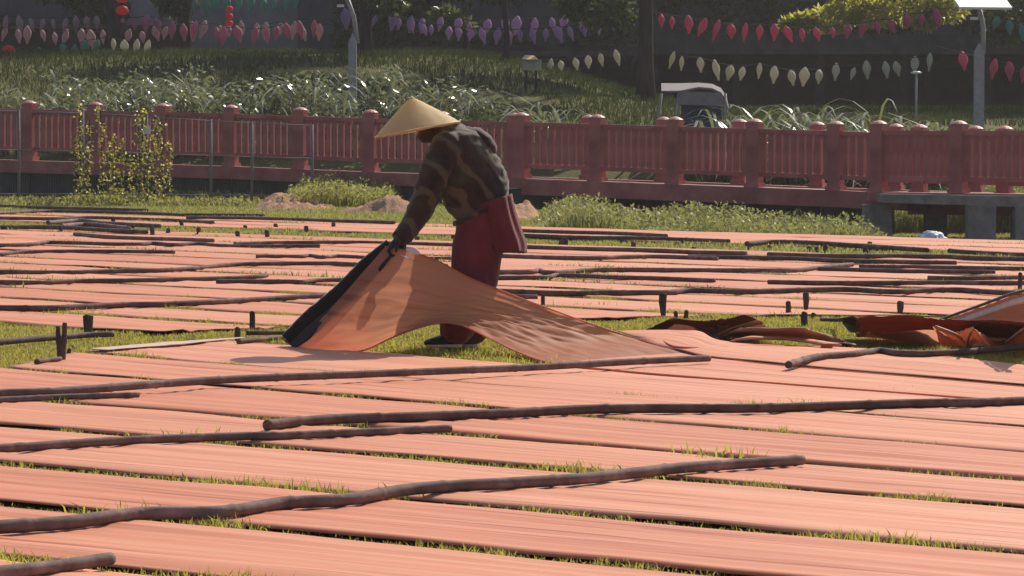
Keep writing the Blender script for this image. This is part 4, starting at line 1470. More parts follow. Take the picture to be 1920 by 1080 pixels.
lean = empty('dark_lean_to', at(900, 200, 97))
tag(lean, 'low dark-roofed lean-to in the deep shade behind the purple lanterns', 'shed')
lx0, lx1 = at(700, 100, 97).x, at(1210, 100, 97).x
m = MB(); m.box(((lx0 + lx1) / 2, 100, 2.2), (lx1 - lx0, .2, 2.6)); m.build('back_wall', M['shed_dark'], lean)
m = MB(); m.hexa([(lx0 - .3, 96, 3.15), (lx1 + .3, 96, 3.15), (lx1 + .3, 100.5, 2.9), (lx0 - .3, 100.5, 2.9), (lx0 - .3, 96, 3.28), (lx1 + .3, 96, 3.28), (lx1 + .3, 100.5, 3.02), (lx0 - .3, 100.5, 3.02)]); m.build('roof', M['shed_roof'], lean)
for k in range(5):
    m = MB(); m.box((lx0 + (lx1 - lx0) * k / 4, 96.4, 2.2), (.14, .14, 1.9)); m.build('post', M['shed_dark'], lean)
lean2 = empty('brown_counter', at(150, 95, 95))
tag(lean2, 'dark brown wooden stall counter in the shade at far left, under the pink lanterns', 'stall')
cx0, cx1 = at(-60, 60, 95).x, at(330, 60, 95).x
m = MB(); m.box(((cx0 + cx1) / 2, 96, 3.3), (cx1 - cx0, .2, 1.1)); m.build('front', M['shed_dark'], lean2)
m = MB(); m.box(((cx0 + cx1) / 2, 96, 3.9), (cx1 - cx0 + .2, .6, .08)); m.build('top', M['shed_roof'], lean2)

# ------------------------------------------------------------------ trees
def tree(px, Y, rpx, label, crown_z, crown_r, nleaf, mat='tree_leaf', lean_=0.0, seed=0, extra=None, leaf=.2):
    rs = random.Random(seed)
    g = at(px, 100, Y); z0 = tz(g.x, Y) - .2
    root = empty('shade_tree', (g.x, Y, z0)); tag(root, label, 'tree', 'shade trees behind the field')
    r0 = rpx * Y / FPX
    m = MB()
    H = crown_z
    path = [Vector((g.x + lean_ * k / 6 + .1 * n3(k * .5, seed), Y + .1 * n3(k * .5, seed, 4), z0 + (H - z0) * k / 6)) for k in range(7)]
    m.tube(path, [r0 * (1.35 if k == 0 else 1.0 - .09 * k) for k in range(7)], 12, jitter=.05)
    m.build('trunk', M['bark'], root, True)
    lv = Leaves()
    tips = []
    for k in range(8):
        a = rs.uniform(0, 2 * math.pi); st_ = path[rs.choice([3, 4, 5, 6])]
        e = Vector((g.x + math.cos(a) * crown_r * .7, Y + math.sin(a) * crown_r * .6, H + rs.uniform(-.5, crown_r * .8)))
        md = st_.lerp(e, .5) + Vector((0, 0, .3))
        m = MB(); m.tube(catmull([st_, md, e], 5), [r0 * .42 * (1 - .075 * i) for i in range(11)], 7); m.build('limb', M['bark'], root, True)
        tips.append(e); tips.append(md.lerp(e, .5))
    cl_ = [(t_, rs.uniform(.7, 1.25)) for t_ in tips]
    if extra: cl_ += [(Vector(e), r_) for e, r_ in extra]
    for c_, r_ in cl_:
        n_ = nleaf // len(cl_)
        d = rng.normal(size=(n_, 3)); d /= np.linalg.norm(d, axis=1, keepdims=True)
        rad = r_ * (rng.uniform(.15, 1, n_) ** .5)
        P = np.array(c_)[None] + d * rad[:, None] * np.array([1.2, 1.1, .75])
        lv.add(P, d + rng.normal(0, .7, (n_, 3)) + np.array([0, 0, -.35]), rng.uniform(.7, 1.3, n_) * leaf, rng.uniform(.35, .55, n_) * leaf)
    lv.build('crown', M[mat], root)


def vx(px, py, Y, r_): return (at(px, py, Y), r_)


tree(212, 92, 20, 'thick dark tree trunk at far left beside the red lanterns', 7.2, 2.8, 7000, seed=1)
tree(345, 95, 15, 'dark tree with drooping crown before the pale wall, second from left', 6.6, 2.6, 7000, seed=2, extra=[vx(338, -6, 95, .5), vx(322, 6, 95, .35)])
tree(684, 88, 13, 'slim dark tree beside the grey lamp post left of the hat', 6.9, 2.6, 7000, seed=3, extra=[vx(720, 0, 88, .4)])
tree(873, 96, 6, 'thin tree trunk behind the purple lanterns, right of the hat', 6.8, 2.4, 6000, seed=4, extra=[vx(835, 32, 96, .3), vx(860, 48, 96, .3)])
tree(947, 86, 6, 'thin dark trunk reaching down to the planted bank, right of the hat', 6.8, 2.6, 6000, seed=5)
tree(1211, 84, 17, 'thickest dark trunk right of centre, left of the canopied cart', 7.0, 3.0, 8000, seed=6, extra=[vx(1120, 12, 84, .6), vx(1150, 22, 84, .4), vx(1080, 5, 84, .4)])
tree(1541, 99.6, 8, 'thin trunk above the shed roof with sunlit yellow-green leaves over the pink lanterns', 12.5, 3.0, 15000, 'tree_leaf_sunlit', seed=8, leaf=.17,
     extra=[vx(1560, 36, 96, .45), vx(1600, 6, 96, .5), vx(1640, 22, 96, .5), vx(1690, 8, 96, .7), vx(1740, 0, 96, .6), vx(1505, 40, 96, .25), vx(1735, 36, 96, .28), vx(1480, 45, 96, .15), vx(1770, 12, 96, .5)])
tree(1990, 90, 14, 'dark leafy tree at the right edge behind the bright lamp', 6.4, 3.0, 9000, seed=9, extra=[vx(1900, 20, 90, .6), vx(1880, 60, 90, .35)])

# dark evergreen hedge mass closing the back under the trees
lv = Leaves()
for px0_, px1_, y0_, y1_, Y, n_ in ((-80, 340, -20, 96, 103, 6000), (630, 1230, -20, 110, 104, 8000), (1200, 2000, -20, 60, 105, 9000)):
    a, b_ = at(px0_, y1_, Y), at(px1_, y0_, Y)
    P = np.stack([rng.uniform(a.x, b_.x, n_), Y + rng.uniform(-1.2, .8, n_), rng.uniform(a.z, b_.z + .6, n_)], 1)
    keep = np.array([n3(p[0] * .55, p[2] * .8, 3) > -.12 for p in P])
    P = P[keep]
    lv.add(P, rng.normal(size=(len(P), 3)) + np.array([0, 0, -.5]), rng.uniform(.2, .38, len(P)), rng.uniform(.12, .2, len(P)))
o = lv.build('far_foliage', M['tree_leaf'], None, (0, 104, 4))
tag(o, 'dark mass of foliage in front of the grey hall', 'foliage', kind='stuff')

# ------------------------------------------------------------------ planted bank
def scatter_bank(n_, x0, x1, y0, y1):
    X = rng.uniform(x0, x1, n_); Y = rng.uniform(y0, y1, n_)
    return np.stack([X, Y, terrain(X, Y)], 1)


P = scatter_bank(120000, -20, 20, 68.5, 93)
k = np.array([n3(p[0] * .35, p[1] * .3, 2) for p in P[::1]])
P = P[k > -.3]
o = blades('bank_grass', P, rng.uniform(.08, .24, len(P)), rng.uniform(.012, .026, len(P)), M['bank_grass'], .9, None, (0, 75, 1.5))
tag(o, 'dark green long grass covering the bank behind the balustrade', 'grass', kind='stuff')


def lily(px, ytop, Y, n_, sp, label):
    """clump of arching strap leaves"""
    g = at(px, 200, Y); z0 = tz(g.x, Y)
    top = at(px, ytop, Y).z
    hgt = max(.35, top - z0)
    root = empty('strap_leaf_plant', (g.x, Y, z0)); tag(root, label, 'plant', 'strap-leaved plants behind the balustrade')
    V, F = [], []
    for k in range(n_):
        a = random.uniform(0, 2 * math.pi); L = hgt * random.uniform(1.15, 1.75); w_ = random.uniform(.04, .07)
        rise = random.uniform(.55, 1.0); out = random.uniform(.25, .95) * sp
        d = Vector((math.cos(a), math.sin(a), 0)); s_ = Vector((-d.y, d.x, 0))
        bx = Vector((g.x + random.uniform(-.12, .12) * sp, Y + random.uniform(-.1, .1), z0))
        base = len(V); NSEG = 7
        for i in range(NSEG + 1):
            t_ = i / NSEG
            p = bx + d * (out * L * (t_ ** 1.5)) + Vector((0, 0, L * rise * (1.75 * t_ - 1.0 * t_ * t_ * (1 + .4 * out))))
            ww = w_ * (.55 + .9 * t_) * (1 - t_ ** 3) + .004
            V += [p - s_ * ww * .5, p + s_ * ww * .5]
        for i in range(NSEG):
            b0 = base + 2 * i; F.append((b0, b0 + 1, b0 + 3, b0 + 2))
    mesh_obj('leaves', V, F, M['strap_leaf'], root, True)
    if px < 940:
        q_ = Leaves(); c_ = 130
        P_ = np.array((g.x, Y, z0)) + np.stack([rng.normal(0, .17, c_), rng.normal(-.1, .12, c_), rng.uniform(.15, 1.05, c_) * hgt], 1)
        q_.add(P_, rng.normal(size=(c_, 3)) * np.array([1, 1, .35]) + np.array([0, -.5, 0]), rng.uniform(.10, .19, c_), rng.uniform(.04, .07, c_))
        q_.build('small_leaves', M['strap_leaf'], root)


LILY = [(105, 130, 70.2), (128, 165, 69), (160, 155, 69.6), (200, 168, 68.8), (240, 150, 70), (262, 132, 70.6), (285, 160, 69), (318, 145, 69.8), (345, 170, 68.8), (372, 125, 71), (385, 155, 69.2), (420, 170, 68.8),
        (455, 168, 68.9), (490, 155, 69.5), (520, 148, 69.8), (550, 150, 69.6), (585, 138, 70.3), (610, 150, 69.2), (640, 160, 69), (690, 140, 70), (720, 132, 70.4), (748, 145, 69.6), (785, 150, 69.4), (828, 150, 69.2), (850, 165, 68.8), (890, 170, 68.8), (925, 185, 68.6), (1022, 190, 68.4), (1050, 195, 68.4)]
LILY_R = [(1335, 200, 66.9), (1365, 195, 66.9), (1400, 205, 66.7), (1445, 195, 66.9), (1475, 198, 66.8), (1510, 192, 66.9), (1545, 188, 67.0), (1570, 205, 66.7), (1605, 210, 66.6), (1640, 205, 66.6), (1700, 205, 66.6), (1735, 210, 66.5), (1765, 212, 66.5), (40, 185, 68.5), (8, 170, 69)]
ll = sorted(LILY + LILY_R)
for i, (px_, ty, Y) in enumerate(ll):
    lily(px_, ty, Y, random.randint(24, 36) if px_ < 1300 else random.randint(44, 60), 1.0 if px_ < 900 else 1.25, f'glossy strap-leaved plant behind the red balustrade, {ORD[i + 1] if i + 1 <= 40 else str(i + 1) + "th"} from the left')

# ------------------------------------------------------------------ lamp posts
def lamp(px, tipy, basey, wpx, Y, head, label):
    tpt = at(px, tipy, Y); z0 = tz(tpt.x, Y) - .1
    w_ = wpx * Y / FPX
    root = empty('lamp_post', (tpt.x, Y, z0)); tag(root, label, 'lamp post', 'grey lamp posts behind the balustrade')
    zs = tpt.z - .18
    m = MB(); m.box((tpt.x, Y, (z0 + zs) / 2), (w_, w_, zs - z0)); m.build('post', M['post_grey'], root)
    m = MB(); m.box((tpt.x, Y, zs + .09), (w_ * 1.02, w_ * 1.02, .18), 0, .06); m.build('pyramid_cap', M['post_grey'], root)
    a = at(px + 9, tipy + 10, Y); b_ = at(head[0], head[1] + 12, Y)
    m = MB(); m.tube([a + Vector((0, .1, -.1)), a.lerp(b_, .5) + Vector((.04, .1, 0)), b_ + Vector((0, .12, 0))], .045, 8); m.build('arm', M['post_grey'], root, True)
    c_ = at(head[0], head[1], Y)
    m = MB(); m.box((0, 0, 0), (head[2], head[2] * .62, .05))
    # tilted towards the field, so the low camera sees its sunlit face
    o = inst('lamp_panel', shared('lamp_panel', m, M['lamp_panel']), root, c_ - Vector(root.location))
    o.rotation_euler = (head[3], 0, head[4])
    m = MB(); m.box(tuple(c_ + Vector((-.1, .02, -.34))), (.14, .1, .05)); m.build('white_box', M['white_trim'], root)  # small white block below the panel


lamp(1836, 80, 235, 18, 69.5, (1837, 0, 1.05, R(30), R(16)), 'grey lamp post at right under a lamp panel coloured white for sun glare')
lamp(661, 62, 190, 15, 73.0, (648, -22, .8, R(2), R(10)), 'grey pointed lamp post left of the straw hat')
g_ = at(1718, 138, 80)
pl_ = empty('path_light', (g_.x, 80, tz(g_.x, 80))); tag(pl_, 'slim path light with flat white cap in front of the dark shed', 'lamp')
m = MB(); m.tube([Vector((g_.x, 80, tz(g_.x, 80) - .1)), g_], .025, 8); m.build('stem', M['post_grey'], pl_, True)
m = MB(); m.tube([g_, g_ + Vector((0, 0, .03)), g_ + Vector((0, 0, .05))], [.11, .12, .05], 12); m.build('cap', M['lamp_panel'], pl_, True)

# ------------------------------------------------------------------ canopied cart
CY = 68.6
ct = empty('canopied_cart', (at(1297, 235, CY).x, CY, tz(at(1297, 235, CY).x, CY)))
tag(ct, 'small cart with pale curved canopy and blue tarpaulin sides behind the balustrade', 'cart')
cz0 = tz(ct.location.x, CY)


def C_(px, py, dy=0.0): return at(px, py, CY + dy)


m = MB()
prof_ = [(1240, 156), (1275, 156), (1310, 155), (1335, 157), (1352, 165), (1362, 180), (1366, 197)]
V, F = [], []
for s, dy in ((0, -.5), (1, .6)):
    for px_, py_ in prof_: V.append(C_(px_, py_ + (14 if s == 0 and px_ < 1300 else 8 if s == 0 else 0), dy))
    for px_, py_ in prof_: V.append(C_(px_, py_ + (14 if s == 0 and px_ < 1300 else 8 if s == 0 else 0), dy) - Vector((0, 0, .03)))
n_ = len(prof_)
for i in range(n_ - 1):
    F += [(i, i + 1, 2 * n_ + i + 1, 2 * n_ + i), (n_ + i, 3 * n_ + i, 3 * n_ + i + 1, n_ + i + 1), (i, n_ + i, n_ + i + 1, i + 1), (2 * n_ + i, 2 * n_ + i + 1, 3 * n_ + i + 1, 3 * n_ + i)]
F += [(0, 2 * n_, 3 * n_, n_), (n_ - 1, 2 * n_ - 1, 4 * n_ - 1, 3 * n_ - 1)]
mesh_obj('canopy', V, F, M['canopy_white'], ct, False)
m = MB(); m.hexa([C_(1272, 196, -.52), C_(1362, 199, -.52), C_(1362, 199, -.50), C_(1272, 196, -.50), C_(1272, 171, -.52), C_(1352, 174, -.52), C_(1352, 174, -.50), C_(1272, 171, -.50)]); m.build('canopy_valance', M['canopy_white'], ct)
for px_, dy in ((1273, -.48), (1360, -.48), (1240, .55), (1358, .55)):
    T = C_(px_, 175, dy); m = MB(); m.tube([Vector((T.x - (.1 if px_ < 1300 else 0), T.y, cz0 + .35)), T], .025, 8); m.build('canopy_pole', M['post_grey'], ct, True)
m = MB(); m.hexa([C_(1277, 240, -.40), C_(1356, 240, -.40), C_(1356, 240, .45), C_(1277, 240, .45), C_(1277, 192, -.40), C_(1350, 192, -.40), C_(1350, 192, .45), C_(1277, 192, .45)]); m.build('side_tarpaulin', M['blue_tarp'], ct)
bx_ = C_(1298, 240, 0); m = MB(); m.box((bx_.x, CY, cz0 + .42), (1.35, .9, .22)); m.build('bed', M['metal_grey'], ct)
for wx_, wy_ in ((-.5, -.48), (.45, -.48), (-.5, .48), (.45, .48)):
    cw = Vector((bx_.x + wx_, CY + wy_, cz0 + .25))
    m = MB(); m.tube([cw + Vector((0, -.04, 0)), cw + Vector((0, .04, 0))], .25, 18); w_o = m.build('wheel', M['hem_dark'], ct, True)
    m = MB(); m.tube([cw + Vector((0, -.046, 0)), cw + Vector((0, .046, 0))], .12, 14); hb_ = m.build('hub', M['metal_grey'], None, True)
    hb_.data.transform(Matrix.Translation(-world_loc(w_o))); hb_.parent = w_o

# little sign house
sg = empty('roofed_notice_board', at(990, 150, 80)); tag(sg, 'small pale notice board with yellow pitched roof on the bank', 'sign')
sg.location.z = tz(sg.location.x, 80)
m = MB(); m.box(tuple(at(998, 122, 80)), (.40, .04, .22)); m.build('board', M['lantern_white'], sg)
m = MB(); m.hexa([at(978, 111, 79.8), at(1010, 112, 79.8), at(1010, 112, 80.25), at(978, 111, 80.25), at(984, 103, 80.0), at(1002, 104, 80.0), at(1002, 104, 80.04), at(984, 103, 80.04)]); m.build('roof', M['hat_straw_plain'], sg)
for px_ in (986, 1005):
    T = at(px_, 112, 80); m = MB(); m.tube([Vector((T.x, 80.05, tz(T.x, 80) - .05)), Vector((T.x, 80.05, T.z))], .03, 8); m.build('post', M['shed_dark'], sg, True)

# ------------------------------------------------------------------ hanging lantern rows
def lantern_mesh(mat):
    b_ = MB()
    prof = [(.010, .18), (.030, .16), (.066, .10), (.086, .04), (.080, -.03), (.055, -.09), (.034, -.14), (.030, -.17), (.018, -.21)]
    b_.tube([Vector((0, 0, z)) for _, z in prof], [r for r, _ in prof], 8)
    me = shared('lantern', b_, M[mat])
    me.polygons.foreach_set('use_smooth', [True] * len(me.polygons))
    return me


ROWS = [
    ('lantern_pink', 'pink', 'along the dark shed roof', 86.5, 1.0, [(1240, 38), (1260, 42)] + [(1280 + a / 2.7, y_ / 2.7) for a, y_ in zip([30, 100, 170, 245, 315, 390, 465, 535, 605, 680, 760, 835, 910, 985, 1060, 1135, 1210, 1290], [120, 135, 150, 155, 160, 160, 160, 170, 175, 170, 165, 155, 150, 135, 130, 105, 100, 85])]),
    ('lantern_white', 'cream', 'across the dark shed front', 86.0, 1.0, [(1260, 111), (1278, 118)] + [(1280 + a / 2.7, y_ / 2.7) for a, y_ in zip([90, 170, 238, 300, 388, 463, 553, 615, 690, 775, 862, 932, 1030, 1085, 1175, 1250], [325, 350, 365, 370, 355, 375, 390, 385, 385, 360, 370, 350, 350, 345, 325, 310])]),
    ('lantern_white', 'cream', 'left of the thickest trunk', 86.0, .9, [(1010, 124), (1032, 123), (1052, 123), (1080, 119), (1103, 115), (1127, 111), (1157, 107)]),
    ('lantern_pink', 'crimson', 'beside the right lamp post', 84.0, 1.0, [(1806, 113), (1863, 128), (1893, 132), (1919, 138)]),
    ('lantern_purple', 'dull purple', 'above the hat, in the shade', 90.0, 1.0, [(640 + a / 2.7, y_ / 2.7) for a, y_ in zip([290, 360, 420, 455, 545, 595, 655, 715, 790, 850, 905, 970, 1035, 1100, 1160, 1230, 1300, 1380], [120, 130, 150, 150, 165, 170, 175, 180, 180, 185, 180, 180, 175, 170, 165, 150, 140, 125])]),
    ('lantern_purple', 'pale violet', 'behind the purple row', 94.0, 1.1, [(648 + 29.5 * a + 5 * math.sin(a * 2.1), 34 + 14 * math.sin(math.pi * a / 18) + 3 * math.sin(a * 1.7)) for a in range(19)]),
    ('lantern_teal', 'teal', 'low on the bank left of the cart', 84.0, .95, [(1086, 195), (1110, 197), (1140, 188), (1169, 181), (1196, 174)]),
    ('lantern_mauve', 'dusky mauve', 'before the dark stall', 91.0, 1.0, [(a / 2.7, y_ / 2.7) for a, y_ in zip([30, 100, 160, 215, 270, 330, 385, 440, 490], [115, 120, 122, 122, 120, 125, 120, 115, 110])]),
    ('lantern_mauve', 'faded pink', 'in the back row at far left', 95.0, 1.05, [(8 + 23.5 * a + 4 * math.sin(a * 2.3), 62 + 8 * math.sin(math.pi * a / 13) + 3 * math.sin(a * 1.9)) for a in range(26)]),
    ('lantern_rose', 'rose', 'before the grey wall', 90.5, 1.05, [(a / 2.7, y_ / 2.7) for a, y_ in zip([680, 740, 800, 870, 930, 985, 1095, 1130, 1205, 1290, 1350, 1400, 1450, 1520, 1590], [122, 118, 125, 150, 160, 150, 168, 178, 170, 180, 175, 165, 152, 148, 142])]),
    ('lantern_teal', 'teal', 'at the top before the grey wall', 92.0, 1.0, [(a / 2.7, y_ / 2.7) for a, y_ in zip([985, 1040, 1090, 1150, 1210, 1270, 1340, 1390, 1450, 1500], [30, 25, 20, 18, 18, 20, 24, 25, 22, 18])]),
    ('lantern_teal', 'pale teal', 'low at the far left above the bank', 88.0, .95, [(a / 2.7, y_ / 2.7) for a, y_ in zip([200, 320, 375, 430, 490, 20], [265, 250, 258, 238, 228, 288])]),
    ('lantern_white', 'dim cream', 'under the red lantern at left', 88.0, .95, [(a / 2.7, y_ / 2.7) for a, y_ in zip([575, 630, 690, 745], [225, 238, 236, 242])]),
    ('lantern_teal', 'dark teal', 'beside the bright lamp', 88.0, 1.0, [(1868, 42), (1893, 50), (1916, 58)]),
]
lm_cache = {}
for mat, colr, where, Y, sc_, pts in ROWS:
    pts = sorted(pts)
    if mat not in lm_cache: lm_cache[mat] = lantern_mesh(mat)
    W3 = [at(x, y_, Y) for x, y_ in pts]
    cord = [p + Vector((0, 0, .155 * sc_)) for p in W3]
    cord = [cord[0] + (cord[0] - cord[1]) * .9] + cord + [cord[-1] + (cord[-1] - cord[-2]) * .9]
    m = MB(); m.tube(cord, .010, 5)
    o = m.build('lantern_cord', M['hem_dark'], None, False, origin=cord[0])
    tag(o, f'thin dark cord carrying the {colr} lanterns {where}', 'cord')
    for i, p in enumerate(W3):
        o = bpy.data.objects.new('hanging_lantern', lm_cache[mat]); COL.objects.link(o)
        o.location = p; s_ = 1.02 * sc_ * random.uniform(.8, 1.2)
        o.scale = (s_ * random.uniform(.75, 1.3), s_ * random.uniform(.75, 1.2), s_ * random.uniform(.8, 1.15)); o.rotation_euler = (R(random.uniform(-16, 16)), R(random.uniform(-20, 20)), random.uniform(0, 6.28))
        tag(o, f'{colr} hanging lantern {where}, {ORD[i + 1]} from the left', 'lantern', f'{colr} lanterns {where}')

# round red lanterns
for px_, py_, Y, n_, lab in ((229, 8, 88, 2, 'bright red round lantern pair hanging at the top by the thick left trunk'), (16, 94, 87, 1, 'shiny red round lantern at the far left edge'), (430, 30, 89, 3, 'small string of three red lanterns before the pale grey wall')):
    c_ = at(px_, py_, Y)
    root = empty('red_lantern', c_); tag(root, lab, 'lantern')
    rr_ = .15 if n_ < 3 else .09
    for k in range(n_):
        zc = (k - (n_ - 1) / 2) * -rr_ * 1.9
        m = MB(); prof = [(.35, -.72), (.75, -.55), (.97, -.25), (1, 0), (.97, .25), (.75, .55), (.35, .72)]
        m.tube([c_ + Vector((0, 0, zc + z_ * rr_)) for _, z_ in prof], [r_ * rr_ for r_, _ in prof], 14); m.build('globe', M['lantern_red'], root, True)
    m = MB(); m.tube([c_ + Vector((0, 0, -rr_ * (n_ * .95 + .3))), c_ + Vector((0, 0, -rr_ * (n_ * .95) - .14))], [.03, .05], 8); m.build('tassel', M['lantern_rose'], root, True)
    m = MB(); m.tube([c_ + Vector((0, 0, rr_ * n_ * .9)), c_ + Vector((0, 0, rr_ * n_ * .9 + 1.2))], .006, 4); m.build('string', M['hem_dark'], root)

# ------------------------------------------------------------------ earth mounds, weeds, bag
def mound(px0_, px1_, by, hgt, label, seed):
    a, b_ = gp(px0_, by), gp(px1_, by)
    Y = a.y; w_ = b_.x - a.x
    V, F = [], []
    nx_, ny_ = 60, 26
    for i in range(nx_):
        for jj in range(ny_):
            u, v = i / (nx_ - 1) * 2 - 1, jj / (ny_ - 1) * 2 - 1
            e = max(0, 1 - (u * u + v * v) ** .9)
            x_, y_ = (a.x + b_.x) / 2 + u * w_ / 2, Y + 1.0 + v * 1.0
            z_ = hgt * min(1, e * 1.7) * (.75 + .9 * n3(x_ * 1.4, y_ * 1.4, seed)) + .09 * e ** .5 * n3(x_ * 5, y_ * 5, seed) + .05 * e ** .5 * n3(x_ * 13, y_ * 13, seed) - .03
            V.append((x_, y_, z_))
    for i in range(nx_ - 1):
        for jj in range(ny_ - 1):
            k = i * ny_ + jj; F.append((k, k + ny_, k + ny_ + 1, k + 1))
    o = mesh_obj('earth_mound', V, F, M['soil'], None, True, origin=((a.x + b_.x) / 2, Y + 1, 0))
    tag(o, label, 'earth mound', 'heaps of dug earth behind the field')


mound(462, 630, 394, .20, 'low heap of brown earth and cuttings left of the worker', 3)
mound(618, 800, 401, .22, 'larger heap of brown earth directly behind the worker\'s arm', 5)
mound(905, 1015, 409, .22, 'heap of earth peeping out right of the worker\'s tunic', 7)


def weeds(name, px0_, px1_, Y0, Y1, hgt, n_, label, mat='weed_leaf', edge=None, seed=1):
    x0, x1 = at(px0_, 400, (Y0 + Y1) / 2).x, at(px1_, 400, (Y0 + Y1) / 2).x
    X = rng.uniform(x0, x1, n_); Y = rng.uniform(Y0, Y1, n_)
    hh_ = np.array([max(.15, .75 + .8 * n3(x * .8, y * .4, seed)) for x, y in zip(X, Y)]) * hgt
    fade = np.clip(np.minimum(X - x0, x1 - X) / (.12 * (x1 - x0)), .15, 1)
    Z = terrain(X, Y)
    P = np.stack([X, Y, Z], 1)
    o = blades(name, P, hh_ * fade * rng.uniform(.5, 1.1, n_), rng.uniform(.010, .024, n_), M[mat], .8, None, ((x0 + x1) / 2, Y0, 0))
    tag(o, label, 'weeds', kind='stuff')
    lv = Leaves()
    kk = rng.integers(0, n_, n_ // 2)
    Pz = P[kk] + np.stack([np.zeros(len(kk)), np.zeros(len(kk)), (hh_ * fade)[kk] * rng.uniform(.45, 1.05, len(kk))], 1)
    lv.add(Pz, rng.normal(size=(len(kk), 3)), rng.uniform(.04, .09, len(kk)), rng.uniform(.02, .045, len(kk)))
    o2 = lv.build(name + '_leaves', M[mat], None, ((x0 + x1) / 2, Y0, 0)); tag(o2, label + ', their leaves', 'weeds', kind='stuff')


weeds('tall_grass', 530, 760, 59.5, 63.5, .50, 7000, 'tall yellowing grass behind the earth heaps', 'grass_far', seed=2)
weeds('weeds', 1000, 1640, 47.5, 57.5, .42, 26000, 'rank sunlit weeds in front of the footbridge', seed=5)
weeds('bridge_weeds', 1640, 1920, 61.6, 65.8, .95, 12000, 'sunlit weeds seen between the concrete piers', seed=9)
weeds('wall_grass', -60, 560, 60.5, 65.0, .16, 9000, 'grass along the foot of the retaining wall', 'grass_far', seed=12)

bagc = gp(1748, 462, -.22)
bagc.z = tz(bagc.x, bagc.y) + .1
bm = bmesh.new(); bmesh.ops.create_icosphere(bm, subdivisions=4, radius=.17)
for v in bm.verts:
    d = v.co.normalized()
    s = 1 + .22 * n3(d.x * 2.5, d.y * 2.5, d.z * 2.5) + .10 * abs(n3(d.x * 6, d.y * 6, d.z * 6))
    v.co = Vector((d.x * .17 * s * 1.15, d.y * .17 * s, max(-.1, d.z * .13 * s)))
me = bpy.data.meshes.new('plastic_bag'); bm.to_mesh(me); bm.free(); me.materials.append(M['bag_white'])
o = bpy.data.objects.new('plastic_bag', me); COL.objects.link(o); o.location = bagc
tag(o, 'crumpled whitish plastic bag on the grass under the footbridge', 'bag')

# ------------------------------------------------------------------ grass in lanes and gaps
def inside_any(X, Y, shrink=0.0):
    ins = np.zeros(len(X), bool)
    for q4 in QUADS:
        c = np.ones(len(X), bool)
        n_ = len(q4)
        area = sum(q4[i][0] * q4[(i + 1) % n_][1] - q4[(i + 1) % n_][0] * q4[i][1] for i in range(n_))
        sg_ = 1 if area > 0 else -1
        for i in range(n_):
            (x0, y0), (x1, y1) = q4[i], q4[(i + 1) % n_]
            L = math.hypot(x1 - x0, y1 - y0)
            cr = sg_ * ((x1 - x0) * (Y - y0) - (y1 - y0) * (X - x0)) / L
            c &= cr > shrink
        ins |= c
    return ins


def field(n_, y0, y1, m=.6):
    Y = np.sqrt(rng.uniform(y0 * y0, y1 * y1, n_))
    X = rng.uniform(-1, 1, n_) * (Y * 960 / FPX + m)
    return X, Y


X, Y = field(760000, 10.0, 29.0)
k = ~inside_any(X, Y, .004)
X, Y = X[k], Y[k]
hn = np.array([.75 + .9 * n3(x * 2.2, y * 2.2, 1) + .35 * n3(x * 9, y * 9, 2) for x, y in zip(X, Y)])
H = np.clip(hn, .3, 1.7) * .048 * rng.uniform(.5, 1.2, len(X))
P = np.stack([X, Y, np.full(len(X), -.012)], 1)
dry = rng.uniform(0, 1, len(X)) < .42
o = blades('grass', P[~dry], H[~dry], rng.uniform(.0035, .0065, (~dry).sum()), M['grass_blade'], .8, None, (0, 18, 0)); tag(o, 'short bright grass in the lanes and gaps between the silk strips', 'grass', kind='stuff')
o = blades('dry_grass', P[dry], H[dry] * .9, rng.uniform(.0035, .006, dry.sum()), M['grass_dry'], 1.0, None, (0, 18, 0)); tag(o, 'dry straw-coloured grass blades in the gaps between the strips', 'grass', kind='stuff')
X, Y = field(480000, 29.0, 66.0, 3.5)
k = ~inside_any(X, Y, .004)
X, Y = X[k], Y[k]
P = np.stack([X, Y, terrain(X, Y) - .012], 1)
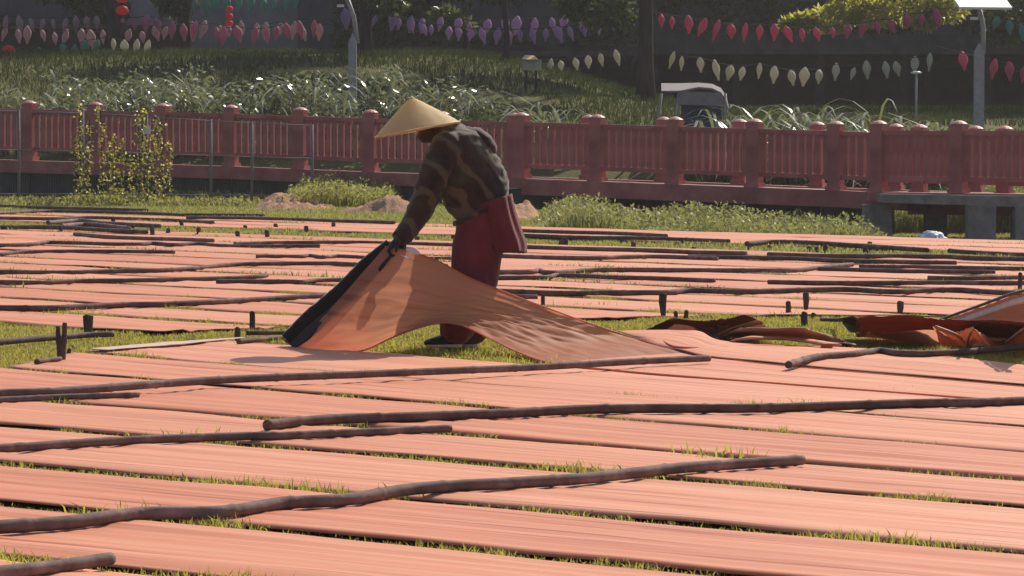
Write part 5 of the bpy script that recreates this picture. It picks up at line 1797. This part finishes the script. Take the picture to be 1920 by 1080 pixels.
hn = np.array([.8 + .9 * n3(x * .9, y * .9, 1) for x, y in zip(X, Y)])
o = blades('far_grass', P, np.clip(hn, .3, 1.6) * .062 * rng.uniform(.5, 1.2, len(X)), rng.uniform(.008, .016, len(X)), M['grass_far'], .9, None, (0, 45, 0)); tag(o, 'sunlit grass of the far lanes and field edge', 'grass', kind='stuff')

# tufts pushing up beside the poles
TUFT = [(280, 978, 40), (250, 972, 20), (310, 832, 30), (340, 826, 20), (735, 938, 20), (95, 1072, 30), (1480, 768, 24), (1330, 858, 30), (1155, 900, 20), (960, 684, 30), (1060, 690, 40), (180, 517, 40), (170, 529, 40),
        (1060, 519, 40), (1300, 553, 50), (1320, 552, 40), (1700, 551, 40), (1740, 552, 40), (110, 595, 40), (140, 594, 40), (620, 565, 40), (1110, 577, 20), (1480, 596, 30), (470, 618, 40), (1115, 538, 30), (760, 655, 60), (850, 668, 60), (900, 672, 60), (1340, 862, 20)]
PT, HT = [], []
for x, y_, n_ in TUFT:
    g = gp(x, y_)
    for _ in range(n_):
        PT.append((g.x + random.gauss(0, .10), g.y + random.gauss(0, .06), 0)); HT.append(random.uniform(.03, .075))
o = blades('grass_tufts', np.array(PT), np.array(HT), rng.uniform(.005, .009, len(PT)), M['grass_blade'], .8, None, (0, 16, 0)); tag(o, 'taller grass tufts poking up beside poles and stakes', 'grass', kind='stuff')

# ------------------------------------------------------------------ haze volume added to lift the blacks like lens veil
hz = bpy.data.materials.new('haze'); hz.use_nodes = True
ht = hz.node_tree; ht.nodes.clear()
ho = ht.nodes.new('ShaderNodeOutputMaterial'); hvn = ht.nodes.new('ShaderNodeVolumePrincipled')
hvn.inputs['Color'].default_value = (.95, .93, .95, 1); hvn.inputs['Density'].default_value = HAZE; hvn.inputs['Anisotropy'].default_value = .35
ht.links.new(hvn.outputs[0], ho.inputs['Volume'])
m = MB(); m.box((0, 55, 7.5), (120, 140, 19)); o = m.build('haze', hz); tag(o, 'thin haze volume added over the field in place of lens veil', 'haze', kind='stuff')
